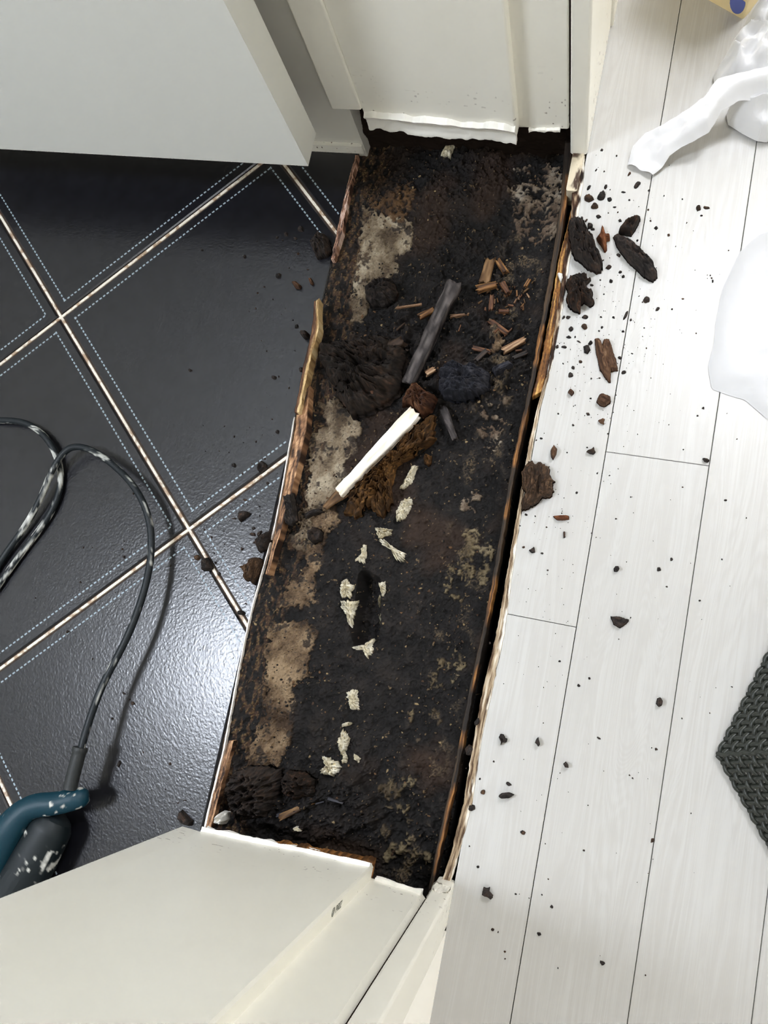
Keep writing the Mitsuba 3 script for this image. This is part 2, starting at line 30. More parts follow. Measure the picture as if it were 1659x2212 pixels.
CRUMBS = {"planks":[[-0.0758,0.6175,0.0041,0.0081],[-0.0551,0.6196,0.0041,0.0078],[-0.0577,0.6064,0.0088,0.0138],[-0.0738,0.6019,0.0127,0.0092],[-0.0472,0.6019,0.0065,0.0051],[-0.0649,0.5915,0.0092,0.0078],[-0.0572,0.577,0.006,0.0051],[-0.0395,0.592,0.0051,0.0023],[-0.0318,0.6138,0.0065,0.0023],[-0.0282,0.6402,0.0032,0.0069],[-0.0161,0.6247,0.006,0.0104],[-0.068,0.6718,0.0032,0.0032],[-0.0479,0.6646,0.0023,0.0023],[-0.0705,0.6429,0.0018,0.0046],[-0.0602,0.6414,0.0023,0.0023],[-0.0008,0.6182,0.0023,0.0028],[0.0023,0.5914,0.0023,0.0028],[-0.0488,0.6161,0.0018,0.0018],[-0.0227,0.6033,0.0023,0.0023],[-0.0343,0.5854,0.0018,0.0028],[0.0074,0.5764,0.0028,0.0028],[0.0155,0.5669,0.0041,0.0041],[0.0318,0.5586,0.0032,0.0032],[0.0508,0.5769,0.0018,0.0018],[0.0413,0.6089,0.0018,0.0018],[0.0186,0.612,0.0018,0.0018],[0.062,0.5977,0.0065,0.0078],[0.071,0.5988,0.0088,0.0037],[0.067,0.588,0.0032,0.0023],[-0.066,0.5634,0.0069,0.0092],[-0.0618,0.5594,0.0055,0.0032],[-0.0296,0.5737,0.0051,0.0041],[-0.046,0.5835,0.0023,0.0018],[-0.0718,0.5708,0.0028,0.0051],[-0.0777,0.5742,0.0032,0.0032],[-0.0046,0.5481,0.0028,0.0032],[-0.0244,0.5264,0.0051,0.0037],[-0.0339,0.5086,0.0065,0.006],[-0.0188,0.5037,0.0041,0.0037],[-0.0141,0.4979,0.0037,0.0037],[-0.0285,0.49,0.0046,0.0051],[-0.0415,0.4908,0.0023,0.0023],[-0.0419,0.518,0.0018,0.0028],[-0.0508,0.4831,0.0046,0.0028],[-0.0341,0.4722,0.0023,0.0023],[-0.0781,0.4365,0.0032,0.0055],[-0.0726,0.4365,0.006,0.0046],[-0.0524,0.4392,0.0078,0.0051],[-0.0329,0.4417,0.0032,0.0028],[-0.0177,0.4424,0.0037,0.0028],[-0.0667,0.4217,0.0065,0.0065],[-0.0508,0.4265,0.0078,0.0074],[-0.0296,0.4278,0.0032,0.0041],[-0.0322,0.4228,0.0023,0.0023],[-0.0598,0.4116,0.0018,0.0037],[-0.0676,0.4107,0.0065,0.0037],[-0.0543,0.4061,0.006,0.0018],[-0.0401,0.406,0.0055,0.0055],[-0.071,0.3968,0.0069,0.0037],[-0.0797,0.3965,0.0041,0.0051],[-0.0479,0.3801,0.006,0.0037],[-0.0559,0.3711,0.0055,0.0041],[-0.0754,0.3884,0.0018,0.0018],[-0.0686,0.3752,0.0023,0.0023],[-0.0035,0.4468,0.0041,0.0138],[0.0034,0.4414,0.0028,0.0046],[-0.0035,0.4253,0.0037,0.0028],[0.0207,0.4328,0.0018,0.0018],[0.0185,0.47,0.0078,0.0092],[0.0136,0.4663,0.0018,0.0018],[0.0329,0.459,0.0041,0.0055],[0.0498,0.4607,0.0028,0.0023],[0.0603,0.4754,0.0032,0.0018],[0.088,0.5091,0.0018,0.0018],[0.0899,0.5059,0.0023,0.0018],[0.0917,0.5016,0.0023,0.0041],[0.0819,0.4323,0.0018,0.0018],[0.1045,0.5439,0.0018,0.0018],[0.0274,0.4069,0.0018,0.0018],[-0.002,0.3909,0.0046,0.0041],[0.0117,0.3979,0.0032,0.0014],[-0.0834,0.4643,0.0028,0.0032],[-0.0605,0.4905,0.0046,0.0041],[-0.057,0.3611,0.006,0.0069],[-0.0318,0.3599,0.0023,0.0028],[-0.0221,0.3618,0.0028,0.0023],[-0.0282,0.3141,0.006,0.0032],[-0.0434,0.2977,0.0037,0.0023],[0.0008,0.3425,0.0018,0.0018],[-0.0284,0.3344,0.0028,0.0023],[-0.0453,0.3233,0.0014,0.0018],[-0.0638,0.3097,0.0028,0.0023],[-0.079,0.2756,0.0041,0.0028],[-0.0846,0.2724,0.0023,0.0023],[-0.0224,0.272,0.0023,0.0023],[-0.0453,0.2622,0.0018,0.0018],[-0.0011,0.2926,0.0023,0.0023],[0.0056,0.3725,0.0055,0.0051],[0.1027,0.3393,0.0032,0.0032],[0.0976,0.3291,0.0023,0.0023],[0.0874,0.2855,0.0018,0.0014],[0.0931,0.2399,0.0023,0.0018],[0.1445,0.3067,0.0018,0.0018],[0.1417,0.2319,0.0037,0.0028],[0.1662,0.215,0.0018,0.0018],[-0.0806,0.1778,0.0041,0.0032],[-0.0541,0.1666,0.0023,0.0018],[-0.0765,0.1378,0.0032,0.0032],[-0.0258,0.2145,0.0028,0.0032],[-0.039,0.1866,0.0018,0.0018],[-0.0694,0.1778,0.0018,0.0018],[0.0243,0.1902,0.0028,0.0018],[0.0808,0.1393,0.0046,0.0051],[0.0928,0.1532,0.0028,0.0037],[-0.0437,0.1153,0.0023,0.0018],[-0.0537,0.1343,0.0037,0.0023],[-0.0057,0.2418,0.0023,0.0018],[0.0087,0.2413,0.0018,0.0018],[0.0369,0.219,0.0018,0.0018],[0.0921,0.1205,0.0023,0.0018],[0.1294,0.1114,0.0028,0.0023],[0.1467,0.1627,0.0018,0.0018],[0.0333,0.2968,0.0014,0.0014],[0.067,0.3138,0.0014,0.0014],[-0.0854,0.1629,0.0018,0.0018],[-0.0006,0.1684,0.0018,0.0018],[0.0582,0.0776,0.0018,0.0023],[0.0238,0.0,0.0032,0.0028],[0.0134,-0.0103,0.0041,0.0028],[0.1288,-0.0223,0.0018,0.0018],[0.0443,-0.0634,0.0051,0.0023],[0.107,-0.0613,0.0032,0.0028],[0.083,-0.0957,0.0018,0.0018],[0.0867,-0.098,0.0023,0.0018],[-0.0666,-0.1157,0.0023,0.0023],[-0.0788,-0.1384,0.0023,0.0028],[-0.0457,-0.1361,0.006,0.0041],[-0.0728,-0.152,0.0055,0.0055],[-0.0821,-0.1719,0.0069,0.0074],[-0.0941,-0.0765,0.0055,0.0101],[-0.0123,0.0124,0.0032,0.0023],[-0.0205,-0.1843,0.0065,0.0037],[-0.0964,-0.1304,0.0018,0.0023],[-0.0955,0.0169,0.0028,0.0037],[0.1756,0.0228,0.0023,0.0014],[0.1566,-0.0103,0.0014,0.0014],[0.1519,-0.1201,0.0014,0.0014],[0.0444,-0.1381,0.0014,0.0014],[0.0489,0.0509,0.0014,0.0014],[-0.0204,-0.1848,0.0054,0.0048],[0.1169,-0.1575,0.0036,0.006],[0.0474,-0.1863,0.0024,0.0024],[-0.0634,-0.2329,0.003,0.003],[-0.077,-0.2138,0.0018,0.0018],[0.0232,-0.2531,0.003,0.0036],[0.011,-0.2436,0.0018,0.0018],[-0.0172,-0.2504,0.0024,0.0018],[-0.0354,-0.2935,0.0036,0.0042],[-0.029,-0.2947,0.0018,0.0024],[0.0148,-0.2843,0.0042,0.0036],[-0.0183,-0.3121,0.0024,0.0024],[0.0845,-0.2946,0.0054,0.0042],[0.0403,-0.3127,0.0018,0.0018],[0.1297,-0.2941,0.0015,0.0015],[0.0149,-0.2258,0.0018,0.0015],[0.0056,-0.1898,0.0015,0.0015],[-0.0021,-0.2507,0.0012,0.0012],[-0.0167,-0.3192,0.0018,0.0015]],"tile":[[-0.4931,0.1882,0.0076,0.0059],[-0.4776,0.1789,0.0031,0.0034],[-0.4672,0.1946,0.002,0.002],[-0.4501,0.2046,0.0025,0.0029],[-0.4406,0.2446,0.0051,0.0059],[-0.4527,0.2618,0.0025,0.0024],[-0.5216,0.2418,0.0025,0.002],[-0.5543,0.2384,0.0015,0.0015],[-0.5029,0.2291,0.0031,0.0029],[-0.4873,0.2225,0.002,0.002],[-0.469,0.2263,0.0031,0.0029],[-0.4833,0.2452,0.0015,0.0015],[-0.5411,0.202,0.002,0.002],[-0.5201,0.205,0.002,0.002],[-0.5054,0.2055,0.002,0.002],[-0.4378,0.171,0.0051,0.0039],[-0.4651,0.1429,0.0056,0.0034],[-0.4662,0.1347,0.0025,0.002],[-0.4415,0.137,0.0031,0.0024],[-0.4741,0.115,0.0066,0.0029],[-0.4382,0.1248,0.0036,0.0024],[-0.4433,0.1064,0.0066,0.0034],[-0.4419,0.0984,0.0102,0.0054],[-0.4323,0.1006,0.0056,0.0098],[-0.4524,0.0757,0.0046,0.0044],[-0.5006,0.0836,0.0025,0.0034],[-0.4916,0.0628,0.0025,0.0024],[-0.5147,0.0526,0.0127,0.0073],[-0.4861,0.0506,0.0041,0.0034],[-0.4772,0.0369,0.0056,0.0049],[-0.4376,0.0868,0.0031,0.0024],[-0.6351,0.125,0.0036,0.0034],[-0.6312,0.0554,0.002,0.002],[-0.6302,0.0439,0.0031,0.0034],[-0.6251,0.0338,0.0041,0.0039],[-0.6778,0.0384,0.002,0.002],[-0.692,0.0359,0.002,0.0034],[-0.6825,-0.0131,0.0036,0.0024],[-0.5993,0.0302,0.002,0.002],[-0.6394,0.012,0.002,0.002],[-0.5511,0.0345,0.0025,0.0024],[-0.5809,-0.012,0.0051,0.0024],[-0.7469,-0.0482,0.002,0.0024],[-0.6816,-0.0843,0.0046,0.0049],[-0.5233,0.0216,0.0015,0.0029],[-0.5061,-0.033,0.002,0.002],[-0.4787,-0.0686,0.002,0.002],[-0.633,-0.1121,0.002,0.0034],[-0.5734,-0.1471,0.0076,0.0029],[-0.6247,-0.0169,0.0015,0.0015],[-0.4287,0.0042,0.0036,0.0024],[-0.4795,0.0781,0.002,0.002],[-0.5217,0.1253,0.002,0.002],[-0.514,0.0924,0.0025,0.0029],[-0.5228,0.0628,0.002,0.002],[-0.485,0.0948,0.002,0.002],[-0.4978,0.5401,0.0076,0.0064],[-0.4818,0.5352,0.0066,0.0044],[-0.5104,0.5341,0.0051,0.0044],[-0.5011,0.5305,0.0031,0.0029],[-0.4771,0.5502,0.0127,0.0088],[-0.5409,0.526,0.002,0.002],[-0.6259,0.5044,0.0041,0.0034],[-0.5543,0.4995,0.0051,0.0059],[-0.472,0.5116,0.0041,0.0034],[-0.481,0.4886,0.002,0.002],[-0.4515,0.4888,0.0036,0.0024],[-0.4939,0.4746,0.0076,0.0083],[-0.5122,0.4559,0.0036,0.0034],[-0.5203,0.4457,0.0031,0.0029],[-0.4944,0.4382,0.002,0.002],[-0.5172,0.4219,0.0025,0.0029],[-0.5267,0.4163,0.0015,0.0015],[-0.4564,0.4102,0.0025,0.0024],[-0.4485,0.4009,0.0056,0.0059],[-0.4851,0.3595,0.0025,0.0024],[-0.4428,0.3651,0.002,0.002],[-0.4268,0.3386,0.0066,0.0078],[-0.4644,0.3225,0.0076,0.0059],[-0.4576,0.3245,0.0025,0.0034],[-0.5961,0.3172,0.0066,0.0044],[-0.4387,0.31,0.0025,0.0034],[-0.4969,0.3743,0.0015,0.0015],[-0.5566,-0.1568,0.006,0.0046],[-0.5543,-0.2372,0.0048,0.0099],[-0.5807,-0.183,0.0042,0.0035],[-0.4825,-0.2203,0.0036,0.0035],[-0.563,-0.1532,0.0036,0.0029],[-0.5243,-0.2149,0.003,0.0017],[-0.4587,-0.2652,0.0024,0.0023],[-0.4501,-0.2596,0.0048,0.0017],[-0.4808,-0.2528,0.0024,0.0023],[-0.4861,-0.2971,0.0018,0.0017]]}
PATCHES = [["beige",[[-0.3946,0.5971],[-0.3528,0.5816],[-0.3144,0.5783],[-0.3068,0.5337],[-0.3255,0.5231],[-0.3207,0.4996],[-0.3323,0.4837],[-0.355,0.4815],[-0.3579,0.4544],[-0.3481,0.4495],[-0.356,0.4192],[-0.3708,0.4205],[-0.3814,0.4551],[-0.3782,0.4944],[-0.3857,0.5423]],0.003],["rustdark",[[-0.3859,0.6539],[-0.3298,0.6541],[-0.3189,0.6146],[-0.3299,0.5833],[-0.3528,0.5816],[-0.3848,0.6071]],0.006],["mottle",[[-0.1876,0.6806],[-0.1233,0.6842],[-0.1114,0.6287],[-0.106,0.5651],[-0.1341,0.5599],[-0.1703,0.5833],[-0.1825,0.6209],[-0.1769,0.6511]],0.006],["beige",[[-0.3924,0.2959],[-0.3687,0.3062],[-0.3501,0.2873],[-0.3251,0.2766],[-0.3188,0.2607],[-0.3335,0.2502],[-0.325,0.2375],[-0.3373,0.2163],[-0.3317,0.1785],[-0.3481,0.1513],[-0.3651,0.1267],[-0.3791,0.1134],[-0.3849,0.1261],[-0.3782,0.1464],[-0.3807,0.1819],[-0.3897,0.2084],[-0.3907,0.2505],[-0.3805,0.2689]],0.003],["tan",[[-0.3886,0.1419],[-0.3336,0.1618],[-0.3245,0.1335],[-0.3545,0.1176],[-0.3818,0.1129]],0.004],["mottle",[[-0.1626,0.3209],[-0.1422,0.3236],[-0.1399,0.2968],[-0.1407,0.2726],[-0.1493,0.2633],[-0.1602,0.294]],0.006],["mottle",[[-0.168,0.1966],[-0.1509,0.202],[-0.1491,0.1787],[-0.1626,0.1817]],0.006],["tan",[[-0.1816,0.4452],[-0.1723,0.4307],[-0.1516,0.4189],[-0.1512,0.4022],[-0.1626,0.3925],[-0.1701,0.3972],[-0.1635,0.412]],0.003],["tan",[[-0.3836,0.1453],[-0.3317,0.1445],[-0.3373,0.1126],[-0.3405,0.0845],[-0.3413,0.06],[-0.3427,0.0385],[-0.3333,0.0252],[-0.3468,0.0151],[-0.3809,0.0101],[-0.3855,0.0427],[-0.3676,0.049],[-0.3583,0.0782],[-0.3838,0.0767],[-0.3821,0.1111]],0.004],["beige",[[-0.3829,0.1422],[-0.3592,0.1524],[-0.3634,0.1143],[-0.3672,0.0889],[-0.3838,0.0767],[-0.3821,0.1111]],0.004],["tan",[[-0.3909,-0.016],[-0.3432,-0.0006],[-0.3248,-0.0119],[-0.3267,-0.0447],[-0.3232,-0.0732],[-0.3392,-0.0854],[-0.335,-0.1163],[-0.3289,-0.1554],[-0.3766,-0.1663],[-0.377,-0.1256],[-0.3811,-0.0826],[-0.3932,-0.0465]],0.004],["tan",[[-0.3783,-0.1366],[-0.3325,-0.1264],[-0.3291,-0.1642],[-0.339,-0.1933],[-0.3845,-0.2041],[-0.3807,-0.1735]],0.003],["mottle2",[[-0.1902,-0.1692],[-0.1621,-0.1673],[-0.1559,-0.1853],[-0.1581,-0.2243],[-0.1502,-0.2508],[-0.1686,-0.2603],[-0.1821,-0.2448],[-0.1815,-0.2109]],0.008],["mottle2",[[-0.1293,-0.2289],[-0.1178,-0.2236],[-0.1182,-0.2473],[-0.1259,-0.2587]],0.006],["mottle2",[[-0.1662,0.1008],[-0.1469,0.1073],[-0.1433,0.073],[-0.1485,0.0547],[-0.1636,0.0721]],0.006],["mottle2",[[-0.1496,0.0002],[-0.1335,0.0064],[-0.13,-0.0267],[-0.1434,-0.0463],[-0.1611,-0.0445]],0.006],["mottle2",[[-0.178,-0.0901],[-0.1487,-0.078],[-0.1466,-0.0886],[-0.1703,-0.0994]],0.006],["mottle2",[[-0.1545,0.1471],[-0.1229,0.1496],[-0.1207,0.1062],[-0.1457,0.1162]],0.008]]
HOLE = [[-0.2779,0.0716],[-0.2612,0.0657],[-0.2509,0.0174],[-0.252,-0.0061],[-0.2668,-0.0149],[-0.2776,0.0063],[-0.2764,0.0361]]
FOAM = [[[-0.2467,0.1799],[-0.2337,0.1836],[-0.2316,0.1732],[-0.2368,0.1541],[-0.2496,0.149],[-0.2511,0.1639]],[[-0.2764,0.1368],[-0.2519,0.138],[-0.2533,0.1301],[-0.2643,0.1237],[-0.2706,0.1241]],[[-0.2716,0.1246],[-0.2628,0.124],[-0.2439,0.1143],[-0.2293,0.1102],[-0.2296,0.0968],[-0.2393,0.0995],[-0.2461,0.1103],[-0.2626,0.1158]],[[-0.303,0.0655],[-0.2918,0.057],[-0.2852,0.0553],[-0.2896,0.047],[-0.2907,0.0378],[-0.3015,0.0373],[-0.3077,0.0511]],[[-0.3008,0.0344],[-0.28,0.0384],[-0.2798,0.0236],[-0.2818,0.0114],[-0.2784,0.0032],[-0.2843,0.0021],[-0.2904,0.0156],[-0.3019,0.0253]],[[-0.2758,-0.0226],[-0.2589,-0.0162],[-0.2476,-0.0052],[-0.2449,-0.025],[-0.2506,-0.0334],[-0.2588,-0.0235],[-0.2691,-0.0256]],[[-0.2695,-0.0791],[-0.2556,-0.0732],[-0.2471,-0.0984],[-0.2586,-0.1009],[-0.2656,-0.0896]],[[-0.2677,-0.1213],[-0.2612,-0.1165],[-0.2531,-0.1152],[-0.2546,-0.119],[-0.2642,-0.1234]],[[-0.2634,-0.1263],[-0.2509,-0.1336],[-0.2529,-0.1492],[-0.258,-0.1566],[-0.2666,-0.1422]],[[-0.2851,-0.1629],[-0.2657,-0.1647],[-0.2533,-0.1718],[-0.264,-0.1843],[-0.2758,-0.1859],[-0.2821,-0.1824],[-0.2757,-0.1746]],[[-0.2416,-0.1516],[-0.2317,-0.1542],[-0.2329,-0.1608],[-0.239,-0.1572]],[[-0.2921,0.7122],[-0.2639,0.7151],[-0.2783,0.7004],[-0.281,0.6847],[-0.2944,0.6871]],[[-0.2558,0.0661],[-0.2481,0.0687],[-0.2435,0.0571],[-0.2467,0.0477],[-0.2511,0.0586]],[[-0.2596,0.0511],[-0.2541,0.0537],[-0.2543,0.0403],[-0.256,0.0341]],[[-0.2416,0.2274],[-0.2355,0.2275],[-0.237,0.2044],[-0.2468,0.1934],[-0.2537,0.1936],[-0.2493,0.2051]],[[-0.246,0.1761],[-0.2338,0.1821],[-0.2309,0.1745],[-0.2397,0.1717]],[[-0.2894,0.1102],[-0.283,0.1123],[-0.2787,0.0925],[-0.2828,0.0872],[-0.294,0.0882],[-0.2844,0.0945]],[[-0.2991,-0.2562],[-0.2932,-0.2523],[-0.289,-0.2586],[-0.2926,-0.2583],[-0.297,-0.2594]],[[-0.2519,0.029],[-0.2486,0.0208],[-0.2509,0.0145],[-0.2533,0.0228]],[[-0.2588,-0.1468],[-0.25,-0.156],[-0.2495,-0.1647],[-0.2556,-0.1673],[-0.2539,-0.1569]]]
RIBBONS = [["wood_edge","pale split wood strip at the left edge",[[-0.4197,0.4292],[-0.415,0.4045],[-0.4132,0.3806],[-0.4131,0.3604],[-0.4138,0.3356],[-0.4123,0.313],[-0.4114,0.2897],[-0.411,0.2682]],[[-0.413,0.4346],[-0.4094,0.4125],[-0.4039,0.3927],[-0.4033,0.378],[-0.4049,0.3549],[-0.4048,0.3321],[-0.4051,0.3139],[-0.4043,0.2888],[-0.4039,0.2691]],-0.012,0.02,"slat"],["wood_edge","orange split wood strip at the left edge",[[-0.4142,0.2845],[-0.4091,0.2486],[-0.4071,0.1997],[-0.405,0.1515],[-0.4034,0.1166],[-0.4042,0.0785],[-0.404,0.0472]],[[-0.4023,0.3128],[-0.3921,0.251],[-0.3921,0.202],[-0.3933,0.1502],[-0.3955,0.1116],[-0.3978,0.0797],[-0.3989,0.0482]],-0.022,0.02,"orange"],["paint_lip","white paint lip along the tile edge",[[-0.4205,0.2685],[-0.4176,0.2154],[-0.4144,0.1533],[-0.4132,0.1113],[-0.4156,0.0596],[-0.4186,0.0085],[-0.419,-0.0228],[-0.4178,-0.0843],[-0.4145,-0.1502],[-0.4134,-0.1857],[-0.4146,-0.2273],[-0.4153,-0.2857]],[[-0.4185,0.2688],[-0.4156,0.2156],[-0.4124,0.1536],[-0.4112,0.1116],[-0.4137,0.06],[-0.4167,0.0089],[-0.4171,-0.0224],[-0.4158,-0.0839],[-0.4126,-0.1497],[-0.4109,-0.1851],[-0.4115,-0.2266],[-0.4116,-0.2848]],-0.036,0.01,"white"],["wood_edge","pinkish split wood edge near the upper jamb",[[-0.4154,0.6668],[-0.4177,0.6259],[-0.4179,0.5819],[-0.4169,0.5457],[-0.4164,0.5027]],[[-0.4112,0.6671],[-0.4121,0.6263],[-0.411,0.5824],[-0.4086,0.5464],[-0.4115,0.5031]],-0.03,0.012,"pink"],["wood_edge","reddish wood edge near the lower jamb",[[-0.4054,-0.1716],[-0.4072,-0.1956],[-0.4093,-0.2312],[-0.4101,-0.2662],[-0.4102,-0.2835]],[[-0.3986,-0.1701],[-0.3998,-0.1939],[-0.4013,-0.2293],[-0.4015,-0.2641],[-0.4022,-0.2815]],-0.03,0.012,"orange"],["wood_edge","long orange brown strip left of the slit",[[-0.1187,0.6923],[-0.1144,0.6447],[-0.109,0.5978],[-0.1069,0.4925],[-0.1068,0.4155],[-0.1065,0.3526],[-0.107,0.3153],[-0.1098,0.2416],[-0.1089,0.1819],[-0.1076,0.0828],[-0.1084,0.0256],[-0.111,-0.0421],[-0.1109,-0.108],[-0.1128,-0.1676],[-0.1147,-0.2263],[-0.1154,-0.2784]],[[-0.1084,0.6928],[-0.1042,0.6453],[-0.1007,0.5984],[-0.0999,0.4932],[-0.1004,0.4162],[-0.1008,0.3533],[-0.1019,0.316],[-0.1041,0.2425],[-0.1039,0.1827],[-0.1026,0.0838],[-0.1035,0.0266],[-0.1056,-0.041],[-0.1055,-0.1067],[-0.1064,-0.1661],[-0.1089,-0.2248],[-0.1107,-0.2771]],-0.01,0.028,"orangestrip"],["wood_edge","torn golden brown plywood strip right of the slit",[[-0.0935,0.5946],[-0.0939,0.5682],[-0.0976,0.5156],[-0.096,0.4325],[-0.0968,0.376],[-0.0995,0.3274]],[[-0.0853,0.5952],[-0.0869,0.5687],[-0.0895,0.5163],[-0.0862,0.4336],[-0.086,0.3773],[-0.0878,0.3369]],-0.002,0.012,"ply"]]
TORN = [[[-0.1062,0.6865],[-0.0986,0.6329],[-0.0914,0.5672],[-0.0904,0.5152],[-0.0872,0.4326],[-0.0855,0.3642],[-0.0908,0.3144],[-0.0928,0.2598],[-0.0917,0.1947],[-0.0906,0.0964],[-0.0901,0.0288],[-0.0938,-0.0328],[-0.0944,-0.098],[-0.0925,-0.1719],[-0.0966,-0.2301],[-0.103,-0.2728]],[[-0.0919,0.6872],[-0.0844,0.6338],[-0.082,0.5679],[-0.0829,0.5159],[-0.0809,0.4333],[-0.0821,0.3646],[-0.0863,0.315],[-0.0872,0.2606],[-0.0872,0.1954],[-0.0835,0.0978],[-0.0804,0.0308],[-0.0826,-0.0304],[-0.0848,-0.0959],[-0.082,-0.1693],[-0.0873,-0.2277],[-0.0916,-0.2672]]]
SPLINTERS = [["stick","wood stick","bright white split stick lying on the shaggy rust brown chunk",[-0.3252,0.1698],[-0.2463,0.2899],0.0131,0.0207,0.012,-0.02,"whitewood"],["stick","wood stick","long grey charred stick in the middle of the pit",[-0.2663,0.331],[-0.2296,0.477],0.0156,0.0217,0.012,-0.026,"grey"],["splinter","splinter","thin brown tip sticking out below the white stick",[-0.3473,0.1497],[-0.3279,0.1744],0.0076,0.0176,0.004,-0.036,"brownwood"],["splinter","splinter","orange brown splinter touching the left side of the grey stick",[-0.2717,0.4309],[-0.254,0.4441],0.0086,0.0076,0.006,-0.034,"orangewood"],["splinter","splinter","pale thin splinter touching the right side of the grey stick",[-0.2295,0.4354],[-0.2048,0.4413],0.004,0.003,0.006,-0.034,"palewood"],["splinter","splinter","slim yellowish sliver lying left of the orange brown splinter",[-0.3071,0.4403],[-0.2728,0.4493],0.0025,0.003,0.004,-0.034,"palewood"],["splinter","splinter","thick tan splinter with a flat top edge in the brown chip cluster",[-0.1994,0.4781],[-0.176,0.4872],0.0106,0.0076,0.008,-0.034,"orangewood"],["splinter","splinter","slanting orange splinter at the top of the brown chip cluster",[-0.1795,0.521],[-0.1666,0.5051],0.0071,0.0091,0.007,-0.034,"orangewood"],["splinter","splinter","tan flat chip left of the slanting orange splinter",[-0.1936,0.49],[-0.1912,0.5234],0.0151,0.0131,0.006,-0.036,"brownwood"],["splinter","splinter","upright reddish splinter below the thick tan splinter",[-0.1771,0.4498],[-0.1787,0.4699],0.0066,0.006,0.006,-0.032,"redwood"],["splinter","splinter","small orange splinter at the right end of the chip cluster",[-0.1372,0.4875],[-0.1334,0.498],0.0045,0.0045,0.005,-0.032,"orangewood"],["splinter","splinter","rough orange splinter in the middle of the chip cluster",[-0.1692,0.4901],[-0.1581,0.4754],0.0091,0.006,0.008,-0.034,"redwood"],["splinter","splinter","reddish ragged splinter at the lower edge of the chip cluster",[-0.1661,0.4499],[-0.1526,0.4507],0.005,0.004,0.006,-0.034,"redwood"],["splinter","splinter","pinkish splinter beside the beige patch under the chip cluster",[-0.1507,0.3968],[-0.1255,0.4154],0.0091,0.0076,0.008,-0.038,"palewood"],["splinter","splinter","blackish splinter hanging below the squared charred block",[-0.2159,0.309],[-0.1923,0.2689],0.0126,0.0086,0.008,-0.042,"grey"],["splinter","splinter","tan bent splinter between the dark lumps by the lower jamb",[-0.3172,-0.2474],[-0.279,-0.2178],0.008,0.0066,0.007,-0.04,"brownwood"],["splinter","splinter","dark bar across the broad black slab left of the grey stick",[-0.3256,0.3604],[-0.285,0.3904],0.0151,0.0126,0.01,-0.026,"brownwood2"],["splinter","splinter","dark shorter bar at the left end of the broad black slab",[-0.3633,0.3531],[-0.3276,0.3827],0.0139,0.0101,0.01,-0.026,"brownwood2"],["splinter","splinter","reddish flat chip on the lower part of the broad black slab",[-0.3155,0.3197],[-0.3059,0.3071],0.0066,0.005,0.004,-0.022,"redwood"],["splinter","splinter","short tan chip between the grey stick and the charred block",[-0.2477,0.3514],[-0.2372,0.3596],0.0076,0.0076,0.005,-0.034,"palewood"]]
CHIPAREA = [[-0.2067,0.5025],[-0.1323,0.5127],[-0.1293,0.4715],[-0.1441,0.4499],[-0.1979,0.4556]]
STICKHEAD = [[-0.2676,0.2985],[-0.2672,0.3121],[-0.2557,0.334],[-0.2377,0.324],[-0.222,0.318],[-0.2233,0.3044],[-0.2267,0.298],[-0.237,0.2878],[-0.2417,0.2912],[-0.2565,0.3013]]
CORD = [[-0.5826,-0.2381,0.014],[-0.5838,-0.2179,0.013],[-0.5831,-0.1853,0.012],[-0.578,-0.1363,0.01],[-0.565,-0.0787,0.006],[-0.5584,-0.0214,0.002],[-0.5616,0.0321,-0.002],[-0.5779,0.0843,-0.004],[-0.6108,0.1253,-0.006],[-0.6589,0.1558,-0.01],[-0.7029,0.1724,-0.012],[-0.737,0.1707,-0.014],[-0.7559,0.1467,-0.018],[-0.7685,0.1044,-0.024],[-0.789,0.0467,-0.03],[-0.8151,-0.0092,-0.033],[-0.849,-0.0805,-0.034],[-0.9065,-0.1053,-0.034],[-0.9685,-0.026,-0.034],[-0.9819,0.1094,-0.034],[-0.9519,0.1731,-0.034],[-0.9153,0.1942,-0.033],[-0.8812,0.1983,-0.031],[-0.8454,0.2004,-0.029],[-0.8063,0.1904,-0.028],[-0.7759,0.1678,-0.029],[-0.7581,0.1397,-0.033],[-0.7511,0.1094,-0.034],[-0.756,0.0737,-0.034],[-0.7792,0.0214,-0.034],[-0.8063,-0.0384,-0.034],[-0.8382,-0.1124,-0.034],[-0.8808,-0.2016,-0.034],[-0.9309,-0.2923,-0.034]]
SLEEVE = [[-0.5858,-0.2711,0.012],[-0.5856,-0.2509,0.013],[-0.5848,-0.2326,0.014],[-0.5848,-0.2177,0.014]]
HANDLE = [[-0.5645,-0.2755,0.0],[-0.5731,-0.2796,0.004],[-0.5881,-0.2869,0.008],[-0.6069,-0.2949,0.01],[-0.6229,-0.3001,0.012],[-0.6366,-0.3084,0.014],[-0.6472,-0.3223,0.016],[-0.6553,-0.3411,0.016],[-0.6635,-0.3645,0.014],[-0.671,-0.3986,0.01]]
TOOLBODY = [[-0.6082,-0.3084,-0.01],[-0.6128,-0.3263,-0.008],[-0.6207,-0.3505,-0.008],[-0.6291,-0.3769,-0.008],[-0.6395,-0.4049,-0.008],[-0.6553,-0.456,-0.008]]
TOWELA = [[-0.0324,0.6503,0.004],[-0.0296,0.6729,0.01],[-0.017,0.6869,0.018],[-0.0006,0.6881,0.026],[0.0126,0.6947,0.034],[0.0256,0.6997,0.042],[0.0445,0.7127,0.05],[0.0572,0.7348,0.055],[0.077,0.7398,0.06],[0.1157,0.7492,0.06]]
TOWELB = [[0.0007,0.6358,0.003],[0.0106,0.6463,0.008],[0.0176,0.6573,0.018],[0.0286,0.6635,0.026],[0.0455,0.6697,0.034],[0.0581,0.677,0.04],[0.0632,0.6868,0.045],[0.0679,0.699,0.05],[0.0848,0.7091,0.055],[0.1215,0.7189,0.05]]
